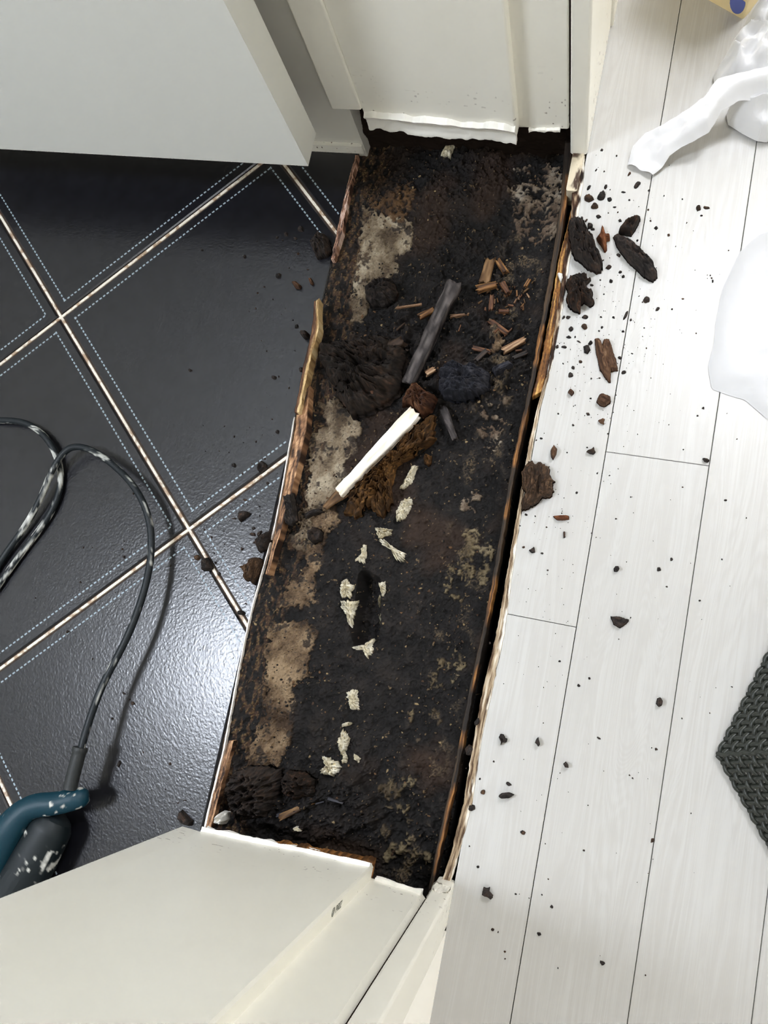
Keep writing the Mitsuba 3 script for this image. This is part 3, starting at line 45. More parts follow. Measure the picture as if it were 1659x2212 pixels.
TOWELMASS = [[[0.1254,0.8732],[0.0988,0.868],[0.0809,0.8505],[0.0806,0.8409],[0.084,0.8306],[0.0761,0.8216],[0.0676,0.8138],[0.0648,0.8022],[0.0688,0.7959],[0.0582,0.788],[0.0549,0.7803],[0.0589,0.7627],[0.0718,0.7567],[0.0986,0.7513],[0.139,0.7575]],[[0.1025,0.7528],[0.0851,0.7422],[0.0774,0.7282],[0.0814,0.7134],[0.1008,0.7006],[0.1184,0.6916],[0.1286,0.6908],[0.1522,0.698],[0.1454,0.7567]],[[0.0826,0.8219],[0.0802,0.8321],[0.0801,0.8416],[0.0978,0.8589],[0.1295,0.8615],[0.1359,0.8063],[0.11,0.8097]]]
FILM = [[0.1749,0.5911],[0.1361,0.5666],[0.1178,0.5436],[0.1041,0.4934],[0.1018,0.4509],[0.1036,0.4213],[0.1007,0.3914],[0.1085,0.3642],[0.1284,0.3586],[0.1468,0.3553],[0.1747,0.3345],[0.2261,0.3165],[0.2221,0.4872]]
BASKET = [[0.1702,-0.052,0.006],[0.2275,0.1308,0.006],[0.2625,-0.1731,0.006],[0.2247,-0.0278,0.09]]
BOX = [[0.0338,0.8968],[0.0803,0.8679]]
MOUNDS = [[[[-0.4147,0.3804],[-0.364,0.3891],[-0.2936,0.4348],[-0.2701,0.3741],[-0.2784,0.3335],[-0.2847,0.3101],[-0.322,0.2883],[-0.3403,0.2815],[-0.3581,0.2976],[-0.3777,0.3208],[-0.406,0.355]],0.016,70],[[[-0.2956,0.4171],[-0.2294,0.4473],[-0.1286,0.4523],[-0.1109,0.3658],[-0.1543,0.3329],[-0.226,0.3179],[-0.2656,0.352]],0.013,80],[[[-0.3446,-0.1934],[-0.2127,-0.1746],[-0.1948,-0.2336],[-0.2659,-0.271],[-0.3874,-0.2721],[-0.3965,-0.2133]],0.014,75],[[[-0.297,0.5918],[-0.1709,0.5715],[-0.1297,0.4887],[-0.198,0.4249],[-0.2679,0.446]],0.006,60],[[[-0.4067,0.7228],[-0.1979,0.7228],[-0.1857,0.6236],[-0.2982,0.5977],[-0.3276,0.6573]],0.007,60]]
GOLD = [[0.6425,0.5672,0.3],[0.4305,0.3677,-0.2],[0.3182,0.2334,-0.2],[0.1976,0.1681,0.1],[0.0984,0.0357,0],[-0.0092,-0.0452,0.2],[-0.089,-0.1107,-0.2],[-0.1509,-0.261,0.2]]

# ------------------------------------------------------------------ helpers
def numbered(name):
    if name not in scene and name not in labels:
        return name
    k = 1
    while f'{name}_{k:03d}' in scene or f'{name}_{k:03d}' in labels:
        k += 1
    return f'{name}_{k:03d}'


def obj(name, mesh, m, parent=None, smooth=False, color=None, label=None, cat=None, group=None, kind=None, uv=None, **more):
    key = numbered((parent + '__' if parent else '') + name)
    scene[key] = mikit.ply(mesh, m, smooth=smooth, color=color, uv=uv, **more)
    d = {k: v for k, v in (('label', label), ('category', cat), ('group', group), ('kind', kind)) if v}
    if d:
        labels[key] = d
    return key


def thing(name, label, cat=None, group=None, kind=None):
    key = numbered(name)
    labels[key] = {k: v for k, v in (('label', label), ('category', cat), ('group', group), ('kind', kind)) if v}
    return key


def bx(x0, x1, y0, y1, z0, z1):
    m = trimesh.creation.box((x1 - x0, y1 - y0, z1 - z0))
    m.apply_translation(((x0 + x1) / 2, (y0 + y1) / 2, (z0 + z1) / 2))
    return m


def slab(poly, z0, z1, ch=0.0):
    """A prism over a convex outline with its top edges chamfered by ch."""
    p = np.array(poly.exterior.coords)[:-1]
    if not poly.exterior.is_ccw:
        p = p[::-1]
    n = len(p)
    q = inset(p, ch)
    rings = [np.c_[p, np.full(n, z0)], np.c_[p, np.full(n, z1 - ch)], np.c_[q, np.full(n, z1)]]
    v = np.vstack(rings)
    f = []
    for r in range(2):
        for i in range(n):
            j = (i + 1) % n
            f += [[r * n + i, r * n + j, r * n + n + j], [r * n + i, r * n + n + j, r * n + n + i]]
    f += [[2 * n, 2 * n + i, 2 * n + i + 1] for i in range(1, n - 1)]
    f += [[0, i + 1, i] for i in range(1, n - 1)]
    return trimesh.Trimesh(v, f, process=False)


def inset(p, d):
    if d == 0:
        return p.copy()
    a, b = np.roll(p, 1, 0), np.roll(p, -1, 0)
    e0, e1 = p - a, b - p
    e0 /= np.linalg.norm(e0, axis=1, keepdims=True) + 1e-12
    e1 /= np.linalg.norm(e1, axis=1, keepdims=True) + 1e-12
    n0, n1 = np.c_[-e0[:, 1], e0[:, 0]], np.c_[-e1[:, 1], e1[:, 0]]
    k = (n0 + n1) / np.maximum(1 + (n0 * n1).sum(1, keepdims=True), 0.3)
    return p + d * k


def prism(pts, z0, z1):
    """A vertical moulding over a plan outline (any simple polygon)."""
    return trimesh.creation.extrude_polygon(Polygon(pts), z1 - z0, engine='earcut').apply_translation((0, 0, z0))


def resample(p, n, closed=True):
    p = np.asarray(p, float)
    if closed:
        p = np.vstack([p, p[:1]])
    s = np.r_[0, np.cumsum(np.linalg.norm(np.diff(p, axis=0), axis=1))]
    t = np.linspace(0, s[-1], n + 1)[:-1] if closed else np.linspace(0, s[-1], n)
    return np.stack([np.interp(t, s, p[:, k]) for k in range(p.shape[1])], 1)


def nz(p, scale, seed=0, octaves=3):
    return meshkit.fbm(np.asarray(p) * scale, octaves, seed)


SWATCH = {k: [lin(c) for c in v] for k, v in {
    'char': [(30, 27, 26), (52, 46, 43), (66, 50, 40)], 'blackslab': [(30, 26, 23), (50, 41, 35), (74, 52, 38)], 'coal': [(30, 31, 36), (52, 52, 58), (66, 64, 66)],
    'red': [(66, 40, 26), (104, 62, 38), (128, 84, 56)], 'brown': [(60, 42, 32), (88, 64, 48), (118, 92, 70)], 'slab': [(40, 31, 25), (66, 50, 38), (98, 76, 57)],
    'charred_red': [(28, 24, 22), (44, 34, 28), (80, 54, 38)], 'rust': [(48, 34, 22), (88, 62, 36), (146, 106, 62)], 'caulk': [(200, 196, 184), (226, 222, 212), (238, 236, 228)],
    'whitewood': [(216, 202, 178), (240, 232, 218), (250, 246, 238)], 'grey': [(32, 28, 27), (52, 47, 46), (92, 86, 84)], 'brownwood': [(58, 42, 30), (100, 74, 48), (128, 100, 70)],
    'brownwood2': [(40, 31, 26), (58, 45, 36), (76, 60, 48)], 'orangewood': [(50, 35, 25), (100, 69, 43), (146, 106, 66)], 'palewood': [(74, 54, 40), (136, 104, 78), (176, 146, 116)], 'redwood': [(46, 32, 25), (82, 54, 38), (120, 84, 58)],
    'foam': [(116, 104, 78), (216, 206, 176), (242, 237, 220)], 'head': [(44, 26, 18), (84, 54, 36), (120, 88, 64)]}.items()}


def ramp(t, cols):
    t = np.clip(t, 0, 1)[:, None] * (len(cols) - 1)
    c = np.asarray(cols)
    i = np.minimum(t.astype(int)[:, 0], len(cols) - 2)
    w = t - i[:, None]
    return c[i] * (1 - w) + c[i + 1] * w


def lump(poly, z0, t, seed=0, rings=7, n=44, rough=0.10, bump=0.35, power=3.0, scale=220, cols=None, shift=0.0, grain=1.0, fringe=0.0):
    """A ragged lump over a plan outline: (mesh, colours). It lies flat on z0. grain > 1 stretches its relief along its length."""
    p = resample(poly, n)
    c = p.mean(0)
    size = math.sqrt(abs(Polygon(p).area))
    ax = np.linalg.svd(p - c, full_matrices=False)[2]

    def gr(q, h=0.0):
        w = (q - c) @ ax.T
        return np.c_[w[:, 0] / grain, w[:, 1], np.zeros(len(q)) + seed * 1.7 + h]
    r = p - c
    g3 = np.c_[p, np.full(n, seed * 3.1)]
    k = 1 + rough * 2 * (nz(g3, 7.2 / size, seed, 3) - 0.5) + fringe * 2 * (nz(g3, 30 / size, seed + 2, 2) - 0.5)
    p = c + r * k[:, None]
    v = []
    for i in range(rings + 1):
        s = 1 - i / rings
        q = c + (p - c) * s if i < rings else c[None]
        h = t * (1 - s ** power) ** 0.6
        b = nz(gr(q), scale, seed + 5, 4)
        fine = nz(gr(q), scale * 3.3, seed + 6, 2) - 0.5
        h = h * (1 + bump * ((1 - np.abs(2 * b - 1) * 2.2) * 0.9 + fine * 0.7) * (1 if i else 0)) + (0.10 * t if i else 0)
        v.append(np.c_[q, z0 + np.maximum(h, 0.0)])
    v = np.vstack(v)
    f = []
    for i in range(rings - 1):
        for j in range(n):
            a, b = i * n + j, i * n + (j + 1) % n
            f += [[a, b, b + n], [a, b + n, a + n]]
    top = rings * n
    f += [[(rings - 1) * n + j, (rings - 1) * n + (j + 1) % n, top] for j in range(n)]
    low = len(v)
    v = np.vstack([v, [[c[0], c[1], z0]]])
    f += [[(j + 1) % n, j, low] for j in range(n)]
    m = trimesh.Trimesh(v, f, process=False)
    if Polygon(p).exterior.is_ccw is False:
        m.invert()
    col = None
    if cols is not None:
        g = nz(gr(v[:, :2], v[:, 2] * 2), 260, seed + 9, 4)
        big = nz(gr(v[:, :2]), 70, seed + 11, 2) - .5
        col = ramp((g - 0.36) * 2.0 + big * .7 + shift, cols)
    return m, col


def bar(p0, p1, w0, w1, t, z0, z1, seed, cols, n=22, jag=0.25):
    """A split stick from p0 to p1 with torn ends and lengthwise grain: (mesh, colours)."""
    p0, p1 = np.asarray(p0), np.asarray(p1)
    d = p1 - p0
    L = np.linalg.norm(d)
    d /= L
    s = np.array([-d[1], d[0]])
    k = 14
    prof = np.array([(-1, 0), (-1, .35), (-.96, .75), (-.85, .97), (-.5, 1.02), (-.15, .97), (.2, 1.03), (.55, .98), (.86, .96), (.97, .7), (1, .3), (1, 0), (.4, 0), (-.4, 0)], float)
    v, tt = [], []
    for i in range(n):
        u = i / (n - 1)
        w = (w0 + (w1 - w0) * u) / 2
        for j in range(k):
            a, h = prof[j]
            e = 0.0
            if i in (0, n - 1):
                e = jag * w * 2 * (nz([[a * 3.0, h * 2.0, seed + i]], 1.3, seed, 2)[0] - 0.5) * 2
            wob = 1 + 0.16 * 2 * (nz([[u * L * 60, a, seed]], 1.0, seed + 1, 2)[0] - 0.5)
            hh = h * t * (1 + 0.22 * 2 * (nz([[u * L * 40, a * 3, seed + 3]], 1.4, seed + 2, 3)[0] - 0.5))
            q = p0 + d * (u * L + e) + s * (a * w * wob)
            v.append([q[0], q[1], z0 + (z1 - z0) * u + hh])
            tt.append(nz([[u * L * 50, a * 7, h * 4 + seed]], 1.0, seed + 4, 3)[0])
    f = []
    for i in range(n - 1):
        for j in range(k):
            a, b = i * k + j, i * k + (j + 1) % k
            f += [[a, b, b + k], [a, b + k, a + k]]
    e = len(v)
    v += [list(np.mean(v[:k], 0)), list(np.mean(v[-k:], 0))]
    tt += [0.3, 0.3]
    f += [[(j + 1) % k, j, e] for j in range(k)] + [[(n - 1) * k + j, (n - 1) * k + (j + 1) % k, e + 1] for j in range(k)]
    m = trimesh.Trimesh(np.array(v), f, process=False)
    if m.volume < 0:
        m.invert()
    return m, ramp((np.array(tt) - 0.32) * 2.4, cols)


def ribbon(ea, eb, top, thick, color_fn, n=120, m=8, jag=0.0008, seed=0, hump=0.0012):
    """A long splintered strip between two plan edges: (mesh, colours)."""
    a, b = resample(ea, n, False), resample(eb, n, False)
    wa = (nz(np.c_[a, np.full(n, seed)], 160, seed, 3) - 0.5) * 2 * jag
    wb = (nz(np.c_[b, np.full(n, seed + 9)], 160, seed + 1, 3) - 0.5) * 2 * jag
    dirn = (b - a) / (np.linalg.norm(b - a, axis=1, keepdims=True) + 1e-9)
    a, b = a + dirn * wa[:, None], b + dirn * wb[:, None]
    ss = np.linspace(0, 1, m)
    g = a[:, None] * (1 - ss[None, :, None]) + b[:, None] * ss[None, :, None]
    q = g.reshape(-1, 2)
    h = (nz(np.c_[q[:, 0] * 5, q[:, 1], np.full(len(q), seed)], 90, seed + 2, 3) - 0.5) * 2 * hump
    v = np.c_[q, top + h]
    n_top = len(v)
    f = []
    for i in range(n - 1):
        for j in range(m - 1):
            o = i * m + j
            f += [[o, o + 1, o + m + 1], [o, o + m + 1, o + m]]
    rim = [j for j in range(m)] + [i * m + m - 1 for i in range(1, n)] + [(n - 1) * m + j for j in range(m - 2, -1, -1)] + [i * m for i in range(n - 2, 0, -1)]
    low = v[rim].copy()
    low[:, 2] = top - thick
    k = len(rim)
    v = np.vstack([v, low, [[*low[:, :2].mean(0), top - thick]]])
    for j in range(k):
        jj = (j + 1) % k
        f += [[rim[j], n_top + j, n_top + jj], [rim[j], n_top + jj, rim[jj]]]
    mesh = trimesh.Trimesh(v, f, process=False)
    if mesh.face_normals[:(n - 1) * (m - 1)][:, 2].mean() < 0:
        mesh.invert()
    u = np.repeat(np.linspace(0, 1, n), m)
    s = np.tile(ss, n)
    u, s = np.r_[u, u[rim], 0.5], np.r_[s, s[rim], 0.5]
    return mesh, color_fn(u, s, v)


def tube(path, radius, sides=14, squash=1.0, up=(0, 0, 1), caps=True):
    """A tube along 3-D points; radius a number or one per point (half-width), squash the height over the width."""
    p = np.asarray(path, float)
    n = len(p)
    r = np.broadcast_to(radius, n)
    t = np.gradient(p, axis=0)
    t /= np.linalg.norm(t, axis=1, keepdims=True)
    a = np.cross(t, up)
    a /= np.linalg.norm(a, axis=1, keepdims=True)
    b = np.cross(a, t)
    th = np.linspace(0, 2 * math.pi, sides, endpoint=False)
    v = (p[:, None] + r[:, None, None] * (np.cos(th)[None, :, None] * a[:, None] + squash * np.sin(th)[None, :, None] * b[:, None])).reshape(-1, 3)
    f = []
    for i in range(n - 1):
        for j in range(sides):
            o, q = i * sides + j, i * sides + (j + 1) % sides
            f += [[o, q, q + sides], [o, q + sides, o + sides]]
    if caps:
        v = np.vstack([v, p[:1], p[-1:]])
        e = n * sides
        f += [[(j + 1) % sides, j, e] for j in range(sides)] + [[(n - 1) * sides + j, (n - 1) * sides + (j + 1) % sides, e + 1] for j in range(sides)]
    m = trimesh.Trimesh(v, f, process=False)
    if m.volume < 0:
        m.invert()
    return m


def spline(pts, n):
    p = np.asarray(pts, float)
    s = np.r_[0, np.cumsum(np.linalg.norm(np.diff(p[:, :2], axis=0), axis=1))]
    return CubicSpline(s, p)(np.linspace(0, s[-1], n))


# ------------------------------------------------------------------ materials
def pr(name, base, rough=0.6, spec=0.5, bump=None, **k):
    b = {'type': 'principled', 'base_color': base if isinstance(base, dict) else {'type': 'rgb', 'value': list(base)}, 'roughness': rough, 'specular': spec, **k}
    if bump:
        b = {'type': 'bumpmap', 'arbitrary': bump[0], 'scale': bump[1], 'bsdf': b}
    scene[name] = {'type': 'twosided', 'bsdf': b}
    return name


VC = {'type': 'mesh_attribute', 'name': 'vertex_color'}


def rot_bump(p, n, uv):
    return fbm(p.x * 620, p.y * 620, p.z * 620, 3)


pr('mat_rot', VC, 0.8, 0.3, (mikit.proc(rot_bump, 0.0004), 0.0009))
pr('mat_wood_piece', VC, 0.7, 0.35)
pr('mat_painted', VC, 0.5, 0.4)


def plank_color(p, n, uv):
    row = dr.floor(p.x / 0.1186)
    k = cell_rand(row, dr.floor(p.y * 0.9 + row * 0.37), 3)
    warp = fbm(p.x * 30 + row * 5, p.y * 3.0, 1.0, 2)
    g = fbm(p.x * 420 + warp * 22, p.y * 5.0, row, 3)
    f = noise(p.x * 1500, p.y * 22, row + 4)
    c = noise(p.x * 40 + 7 * warp, p.y * 3.5 + row * 9, 2.0)
    ring = 0.5 + 0.5 * dr.sin(60 * (c + 0.15 * warp))
    t = 0.55 * g + 0.25 * f + 0.2 * ring * smoothstep(0.45, 0.8, noise(p.x * 12, p.y * 1.4, row))
    return mix(lin((174, 172, 168)), lin((180, 179, 176)), smoothstep(0.25, 0.75, t)) * (0.975 + 0.03 * k)


def plank_bump(p, n, uv):
    return fbm(p.x * 500, p.y * 7, 0.0, 2)


pr('mat_plank', mikit.proc(plank_color), 0.36, 0.6, (mikit.proc(plank_bump, 0.0008), 0.00012))
pr('mat_plank_gap', lin((90, 86, 80)), 0.8)


def tile_bump(p, n, uv):
    return fbm(p.x * 420 + 0.3 * noise(p.x * 90, p.y * 90), p.y * 420, 0.0, 2)


def tile_color(p, n, uv):
    g = fbm(p.x * 60, p.y * 60, 0.0, 3)
    return mix(lin((18, 18, 22)), lin((27, 27, 32)), g)


pr('mat_tile', mikit.proc(tile_color), 0.28, 0.72, (mikit.proc(tile_bump, 0.0005), 0.00018))
pr('mat_stitch', lin((150, 164, 174)), 0.5)
pr('mat_grout_bed', lin((70, 56, 46)), 0.8)


def grout_color(p, n, uv):
    g = fbm(p.x * 130, p.y * 130, 0.0, 3)
    return mix(lin((168, 142, 118)), lin((232, 222, 206)), smoothstep(0.28, 0.5, g))


pr('mat_grout', mikit.proc(grout_color), 0.6)


def paint_color(p, n, uv):
    d = fbm(p.x * 14, p.y * 14, p.z * 9, 3)
    sp = smoothstep(0.80, 0.86, noise(p.x * 260, p.y * 260, p.z * 200)) * smoothstep(0.16, 0.03, p.z) * smoothstep(0.4, 0.65, fbm(p.x * 30, p.y * 30, p.z * 30, 2))
    return mix(mix(lin((229, 226, 214)), lin((235, 233, 223)), d), lin((92, 78, 62)), 0.8 * sp)


pr('mat_paint', mikit.proc(paint_color), 0.36, 0.45)
def stained_color(p, n, uv):
    g = fbm(p.x * 120, p.y * 60, p.z * 60, 3)
    return mix(lin((196, 184, 160)), lin((64, 46, 34)), smoothstep(0.5, 0.68, g))


pr('mat_stained', mikit.proc(stained_color), 0.7)
pr('mat_door', lin((214, 214, 208)), 0.5, 0.4)
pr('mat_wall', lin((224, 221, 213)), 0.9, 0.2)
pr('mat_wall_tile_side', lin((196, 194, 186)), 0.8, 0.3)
pr('mat_ceiling', lin((236, 234, 228)), 0.9, 0.2)
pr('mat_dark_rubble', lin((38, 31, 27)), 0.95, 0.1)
pr('mat_ink', lin((92, 92, 84)), 0.7)
pr('mat_caulk', lin((240, 238, 230)), 0.45)
pr('mat_teal', lin((18, 88, 100)), 0.42, 0.5)
pr('mat_rubber', lin((40, 42, 42)), 0.55, 0.5)
pr('mat_weave', lin((40, 43, 38)), 0.42, 0.5)
pr('mat_box', lin((232, 214, 170)), 0.6)
pr('mat_box_blue', lin((92, 104, 176)), 0.6)
pr('mat_box_teal', lin((112, 158, 172)), 0.6)
pr('mat_box_print', lin((214, 190, 160)), 0.6)
pr('mat_tissue', (0.64, 0.64, 0.645), 0.9, 0.2)
pr('mat_film', (0.445, 0.447, 0.455), 0.38, 0.5)

# ------------------------------------------------------------------ the setting
X0, X1, X2, X3 = -0.382, -0.1745, -0.110, -0.0855        # jamb: tile side, stop, rebate, laminate side
YT, YB = 0.664, -0.251                                   # faces of the two jambs

fl = thing('floor', 'white wood grain laminate floor of long planks', kind='structure')
obj('subfloor', bx(-0.0855, 2.8, -2.3, 2.4, -0.06, -0.0085), 'mat_plank_gap', fl)
W = 0.1186
cuts = {-1: [0.0551], 0: [0.2701], 1: [1.18], 2: [-0.62], 3: [0.6], 4: [-.2], 5: [.9]}
for row in range(-1, 7):
    xa, xb = max(row * W, -0.0862), (row + 1) * W
    ys = [-1.4] + sorted(cuts.get(row, [0.3])) + [2.0]
    for y0, y1 in zip(ys, ys[1:]):
        g = 0.0004
        obj('plank', slab(sbox(xa + (g if row > -1 else 0), y0 + g * .8, xb - g, y1 - g * .8), -0.0084, 0.0, 0.0005), 'mat_plank', fl)
obj('outer_planks', trimesh.util.concatenate([bx(7 * W, 2.8, -1.4, 2.0, -0.0084, 0), bx(-0.0862, 2.8, -2.3, -1.4, -0.0084, 0), bx(-0.0862, 2.8, 2.0, 2.4, -0.0084, 0)]), 'mat_plank', fl)


def torn_color(u, s, v):
    a = nz(np.c_[s * .04, v[:, 1], v[:, 2] * 0], 60, 3, 4)
    b = nz(np.c_[s * 4, v[:, 1] * 30, v[:, 2] * 0], 1.3, 4, 4)
    c = ramp((b - 0.3) * 2.2, [lin((74, 56, 42)), lin((158, 138, 112)), lin((206, 196, 178))])
    up = np.clip((v[:, 1] - 0.30) / 0.08, 0, 1)[:, None]
    c2 = ramp((a - 0.3) * 2.2, [lin((34, 26, 22)), lin((66, 44, 30)), lin((170, 150, 124))])
    c = c * (1 - up) + c2 * up
    w = np.clip((s - 0.72 + (a - .5) * 1.1) / 0.25, 0, 1)[:, None]
    return c * (1 - w) + np.asarray(lin((226, 219, 205))) * w


m, c = ribbon(TORN[0], TORN[1], 0.0006, 0.012, torn_color, n=420, m=14, jag=0.0010, seed=31, hump=0.0006)
obj('torn_edge', m, 'mat_rot', fl, color=c, smooth=True, label='torn brown stained edge of the laminate')

ft = thing('floor_001', 'dark grey tiled floor with pale grout and stitched borders', kind='structure')
obj('grout_bed', bx(-2.3, -0.4185, -1.4, 0.70, ZT - 0.06, ZT - 0.0032), 'mat_grout_bed', ft)
S, u = 0.4123, np.array([0.71928, -0.69472])
u /= np.linalg.norm(u)
vv = np.array([-u[1], u[0]])
g0 = np.array([-0.8018, 0.3607]) * 1.041
room = sbox(-1.72, -1.1, -0.4185, 0.70)


def rot_rect(c, a, b):
    """Corners of the tile cell from lattice steps."""
    return c


stitch_unit = slab(sbox(-0.0021, -0.0011, 0.0021, 0.0011), 0, 0.0005, 0.0003)
for i in range(-5, 6):
    for j in range(-6, 6):
        o = g0 + u * S * i + vv * S * j
        h = 0.0042
        quad = [o + u * a + vv * b for a, b in ((h, h), (S - h, h), (S - h, S - h), (h, S - h))]
        cell = Polygon(quad).intersection(room)
        if cell.is_empty or cell.area < 2e-4 or cell.geom_type != 'Polygon':
            continue
        cell = shapely.simplify(cell, 1e-5)
        tk = obj('tile', slab(cell, ZT - 0.009, ZT, 0.0018), 'mat_tile', ft)
        keep = cell.buffer(-0.004)
        at_, dirs = [], []
        k = np.arange(0.019, S - 0.019, 0.0070)
        for off in (0.0187, S - 0.0187):
            for q in k:
                at_ += [o + u * q + vv * off, o + u * off + vv * q]
                dirs += [0, 1]
        at_ = np.array(at_)
        ok = shapely.contains_xy(keep, at_[:, 0], at_[:, 1])
        ms = []
        for pnt, dd in zip(at_[ok], np.array(dirs)[ok]):
            mm = stitch_unit.copy()
            ang = math.atan2(u[1], u[0]) + dd * math.pi / 2
            mm.apply_transform(trimesh.transformations.rotation_matrix(ang, (0, 0, 1)))
            mm.apply_translation((*pnt, ZT))
            ms.append(mm)
        if ms:
            obj('stitching', trimesh.util.concatenate(ms), 'mat_stitch', tk, label='pale blue dashed stitching along the tile border', kind='stuff')
for k in range(-6, 7):
    for d_, e_ in ((u, vv), (vv, u)):
        o = g0 + e_ * S * k
        ln = LineString([o - d_ * 3, o + d_ * 3]).buffer(0.0021, cap_style=2).intersection(room)
        if ln.is_empty or ln.geom_type != 'Polygon' or ln.area < 1e-5:
            continue
        p = resample(np.array(shapely.simplify(ln, 1e-6).exterior.coords)[:-1], 4) if False else None
        obj('grout_line', slab(shapely.simplify(ln, 1e-5), ZT - 0.006, ZT - 0.0012, 0.0006), 'mat_grout', ft)

# --- the rotten threshold pit between the two floors
th = thing('rotten_threshold', 'rotten black door threshold opened up between the dark tiles and the white planks', 'threshold')
gx, gy = np.arange(-0.4180, -0.0870, 0.0009), np.arange(-0.36, 0.80, 0.0010)
PX, PY = np.meshgrid(gx, gy)
q = np.c_[PX.ravel(), PY.ravel()]
q3 = np.c_[q, np.zeros(len(q))]
n1, n2, n3, n4 = nz(q3, 14, 1, 3), nz(q3, 60, 2, 4), nz(q3, 240, 3, 3), nz(q3, 620, 4, 2)
n5 = nz(q3 * [1.4, 1, 1], 38, 6, 5)
z = -0.047 + (n1 - .5) * 0.012 + (n2 - .5) * 0.010 + (n3 - .5) * 0.0062 + (n4 - .5) * 0.0026
bumpy = np.exp(-(((q[:, 1] - 0.36) / 0.10) ** 2)) + 0.8 * np.exp(-(((q[:, 1] + 0.20) / 0.06) ** 2))
z += bumpy * (n2 - 0.42) * 0.020
for pl, hh, cell in MOUNDS:
    P_ = Polygon(pl).buffer(0)
    pts = shapely.points(q)
    sd = np.where(shapely.contains(P_, pts), 1, -1) * shapely.distance(P_.exterior, pts)
    k_ = np.clip((sd + (n2 - .5) * .02) / 0.012, 0, 1)
    w_ = np.c_[(q[:, 0] * .8 + q[:, 1] * .6) / 2.4, (q[:, 1] * .8 - q[:, 0] * .6), q[:, 0] * 0]
    rd = 1 - np.abs(2 * nz(w_, cell, 21, 3) - 1) * 2
    st = np.floor(nz(w_, cell * .8, 23, 2) * 6) / 6
    z = z + k_ * (hh * (.35 + .5 * st + .45 * rd) + (n3 - .5) * .006)
edge = np.clip((-0.386 - q[:, 0]) / 0.03, 0, 1)
z = z * (1 - edge) + (-0.041 + (n3 - .5) * 0.004) * edge
z += np.where((q[:, 0] > -0.135), (q[:, 0] + 0.135) / 0.03 * 0.014, 0)
slit = q[:, 0] > -0.1035
z = np.where(slit, -0.10, z)
hole = Polygon(HOLE)
hd = shapely.distance(shapely.points(q), hole)
z -= 0.035 * np.clip(1 - hd / 0.008, 0, 1)
cav = np.clip((q[:, 1] - 0.615) / 0.06, 0, 1) + np.clip((-0.215 - q[:, 1]) / 0.06, 0, 1)
z -= 0.012 * cav
base = ramp((n2 - 0.3) * 1.6 + (n4 - .5) * 0.5, [lin((21, 19, 18)), lin((31, 28, 27)), lin((42, 37, 34))])
brown = np.clip((n1 - 0.56) * 5, 0, 1)[:, None] * 0.4
base = base * (1 - brown) + np.asarray(lin((64, 47, 36))) * brown
nl = nz(q3 * [2.2, .8, 1], 150, 41, 4)
lft = np.clip((-0.366 + (n2 - .5) * .03 - q[:, 0]) / 0.012, 0, 1) * np.clip((nl - 0.46) * 7, 0, 1)
base = base * (1 - 0.8 * lft[:, None]) + ramp((n4 - .3) * 1.8, [lin((58, 42, 34)), lin((76, 58, 44)), lin((120, 100, 66))]) * 0.8 * lft[:, None]
spk = (n3 > 0.76) & (n4 > 0.58)
base[spk] = base[spk] * 0.4 + np.asarray(lin((120, 100, 74))) * 0.6
rgt = np.clip((n2 - 0.56) * 8, 0, 1) * np.clip((n4 - 0.42) * 6, 0, 1) * np.clip(1 - np.abs(q[:, 0] + 0.15) / 0.035, 0, 1)
base = base * (1 - 0.75 * rgt[:, None]) + np.asarray(lin((104, 90, 70))) * 0.75 * rgt[:, None]
PCOL = {'beige': [(78, 66, 53), (126, 112, 93), (160, 148, 128)], 'tan': [(58, 45, 34), (102, 84, 65), (136, 116, 92)], 'rustdark': [(46, 36, 28), (78, 58, 40), (104, 78, 52)],
        'mottle': [(88, 74, 62), (130, 116, 100), (160, 150, 136)], 'mottle2': [(70, 60, 46), (104, 92, 70), (128, 116, 92)]}
col = base
for kind_, pl, soft in PATCHES:
    P_ = Polygon(pl).buffer(0)
    x0, y0, x1, y1 = P_.buffer(0.02).bounds
    ii = np.nonzero((q[:, 0] > x0) & (q[:, 0] < x1) & (q[:, 1] > y0) & (q[:, 1] < y1))[0]
    pts = shapely.points(q[ii])
    sd = np.where(shapely.contains(P_, pts), 1, -1) * shapely.distance(P_.exterior, pts)
    sd = sd + ((n2[ii] - .5) * 2.6 + (n3[ii] - .5) * 2.0) * soft * 2.0
    a = np.clip(sd / 0.0016 + 0.5, 0, 1)
    if kind_.startswith('mottle'):
        a = a * np.clip((n2[ii] * .5 + n3[ii] * .5 - (0.47 if kind_ == 'mottle' else 0.52)) * 14, 0, 1) * (0.9 if kind_ == 'mottle' else .75)
    elif kind_ == 'rustdark':
        a = a * 0.65 * np.clip((n3[ii] - 0.35) * 5, 0, 1)
    else:
        a = a * np.clip(1 - (n3[ii] * .35 + n2[ii] * .65 - (0.55 if kind_ == 'tan' else .575)) * 16, 0.10, 1) * np.clip(1 - (n4[ii] - .72) * 12, .3, 1)
    cc = ramp((n5[ii] - 0.34) * 2.4 + (n4[ii] - .5) * 0.6 + (n1[ii] - .5) * 1.2, [lin(t_) for t_ in PCOL[kind_]])
    col[ii] = col[ii] * (1 - a[:, None]) + cc * a[:, None]
    z[ii] += a * 0.0018
col[slit] = lin((20, 18, 17))
ny, nx = PX.shape
idx = np.arange(nx * ny).reshape(ny, nx)
a_, b_, c_, d_ = idx[:-1, :-1].ravel(), idx[:-1, 1:].ravel(), idx[1:, 1:].ravel(), idx[1:, :-1].ravel()
F_ = np.vstack([np.c_[a_, b_, c_], np.c_[a_, c_, d_]])
obj('substrate', (np.c_[q, z], F_), 'mat_rot', th, color=col, smooth=True, label='black decayed wood with beige patches of old screed')
pit_z = z.reshape(ny, nx)


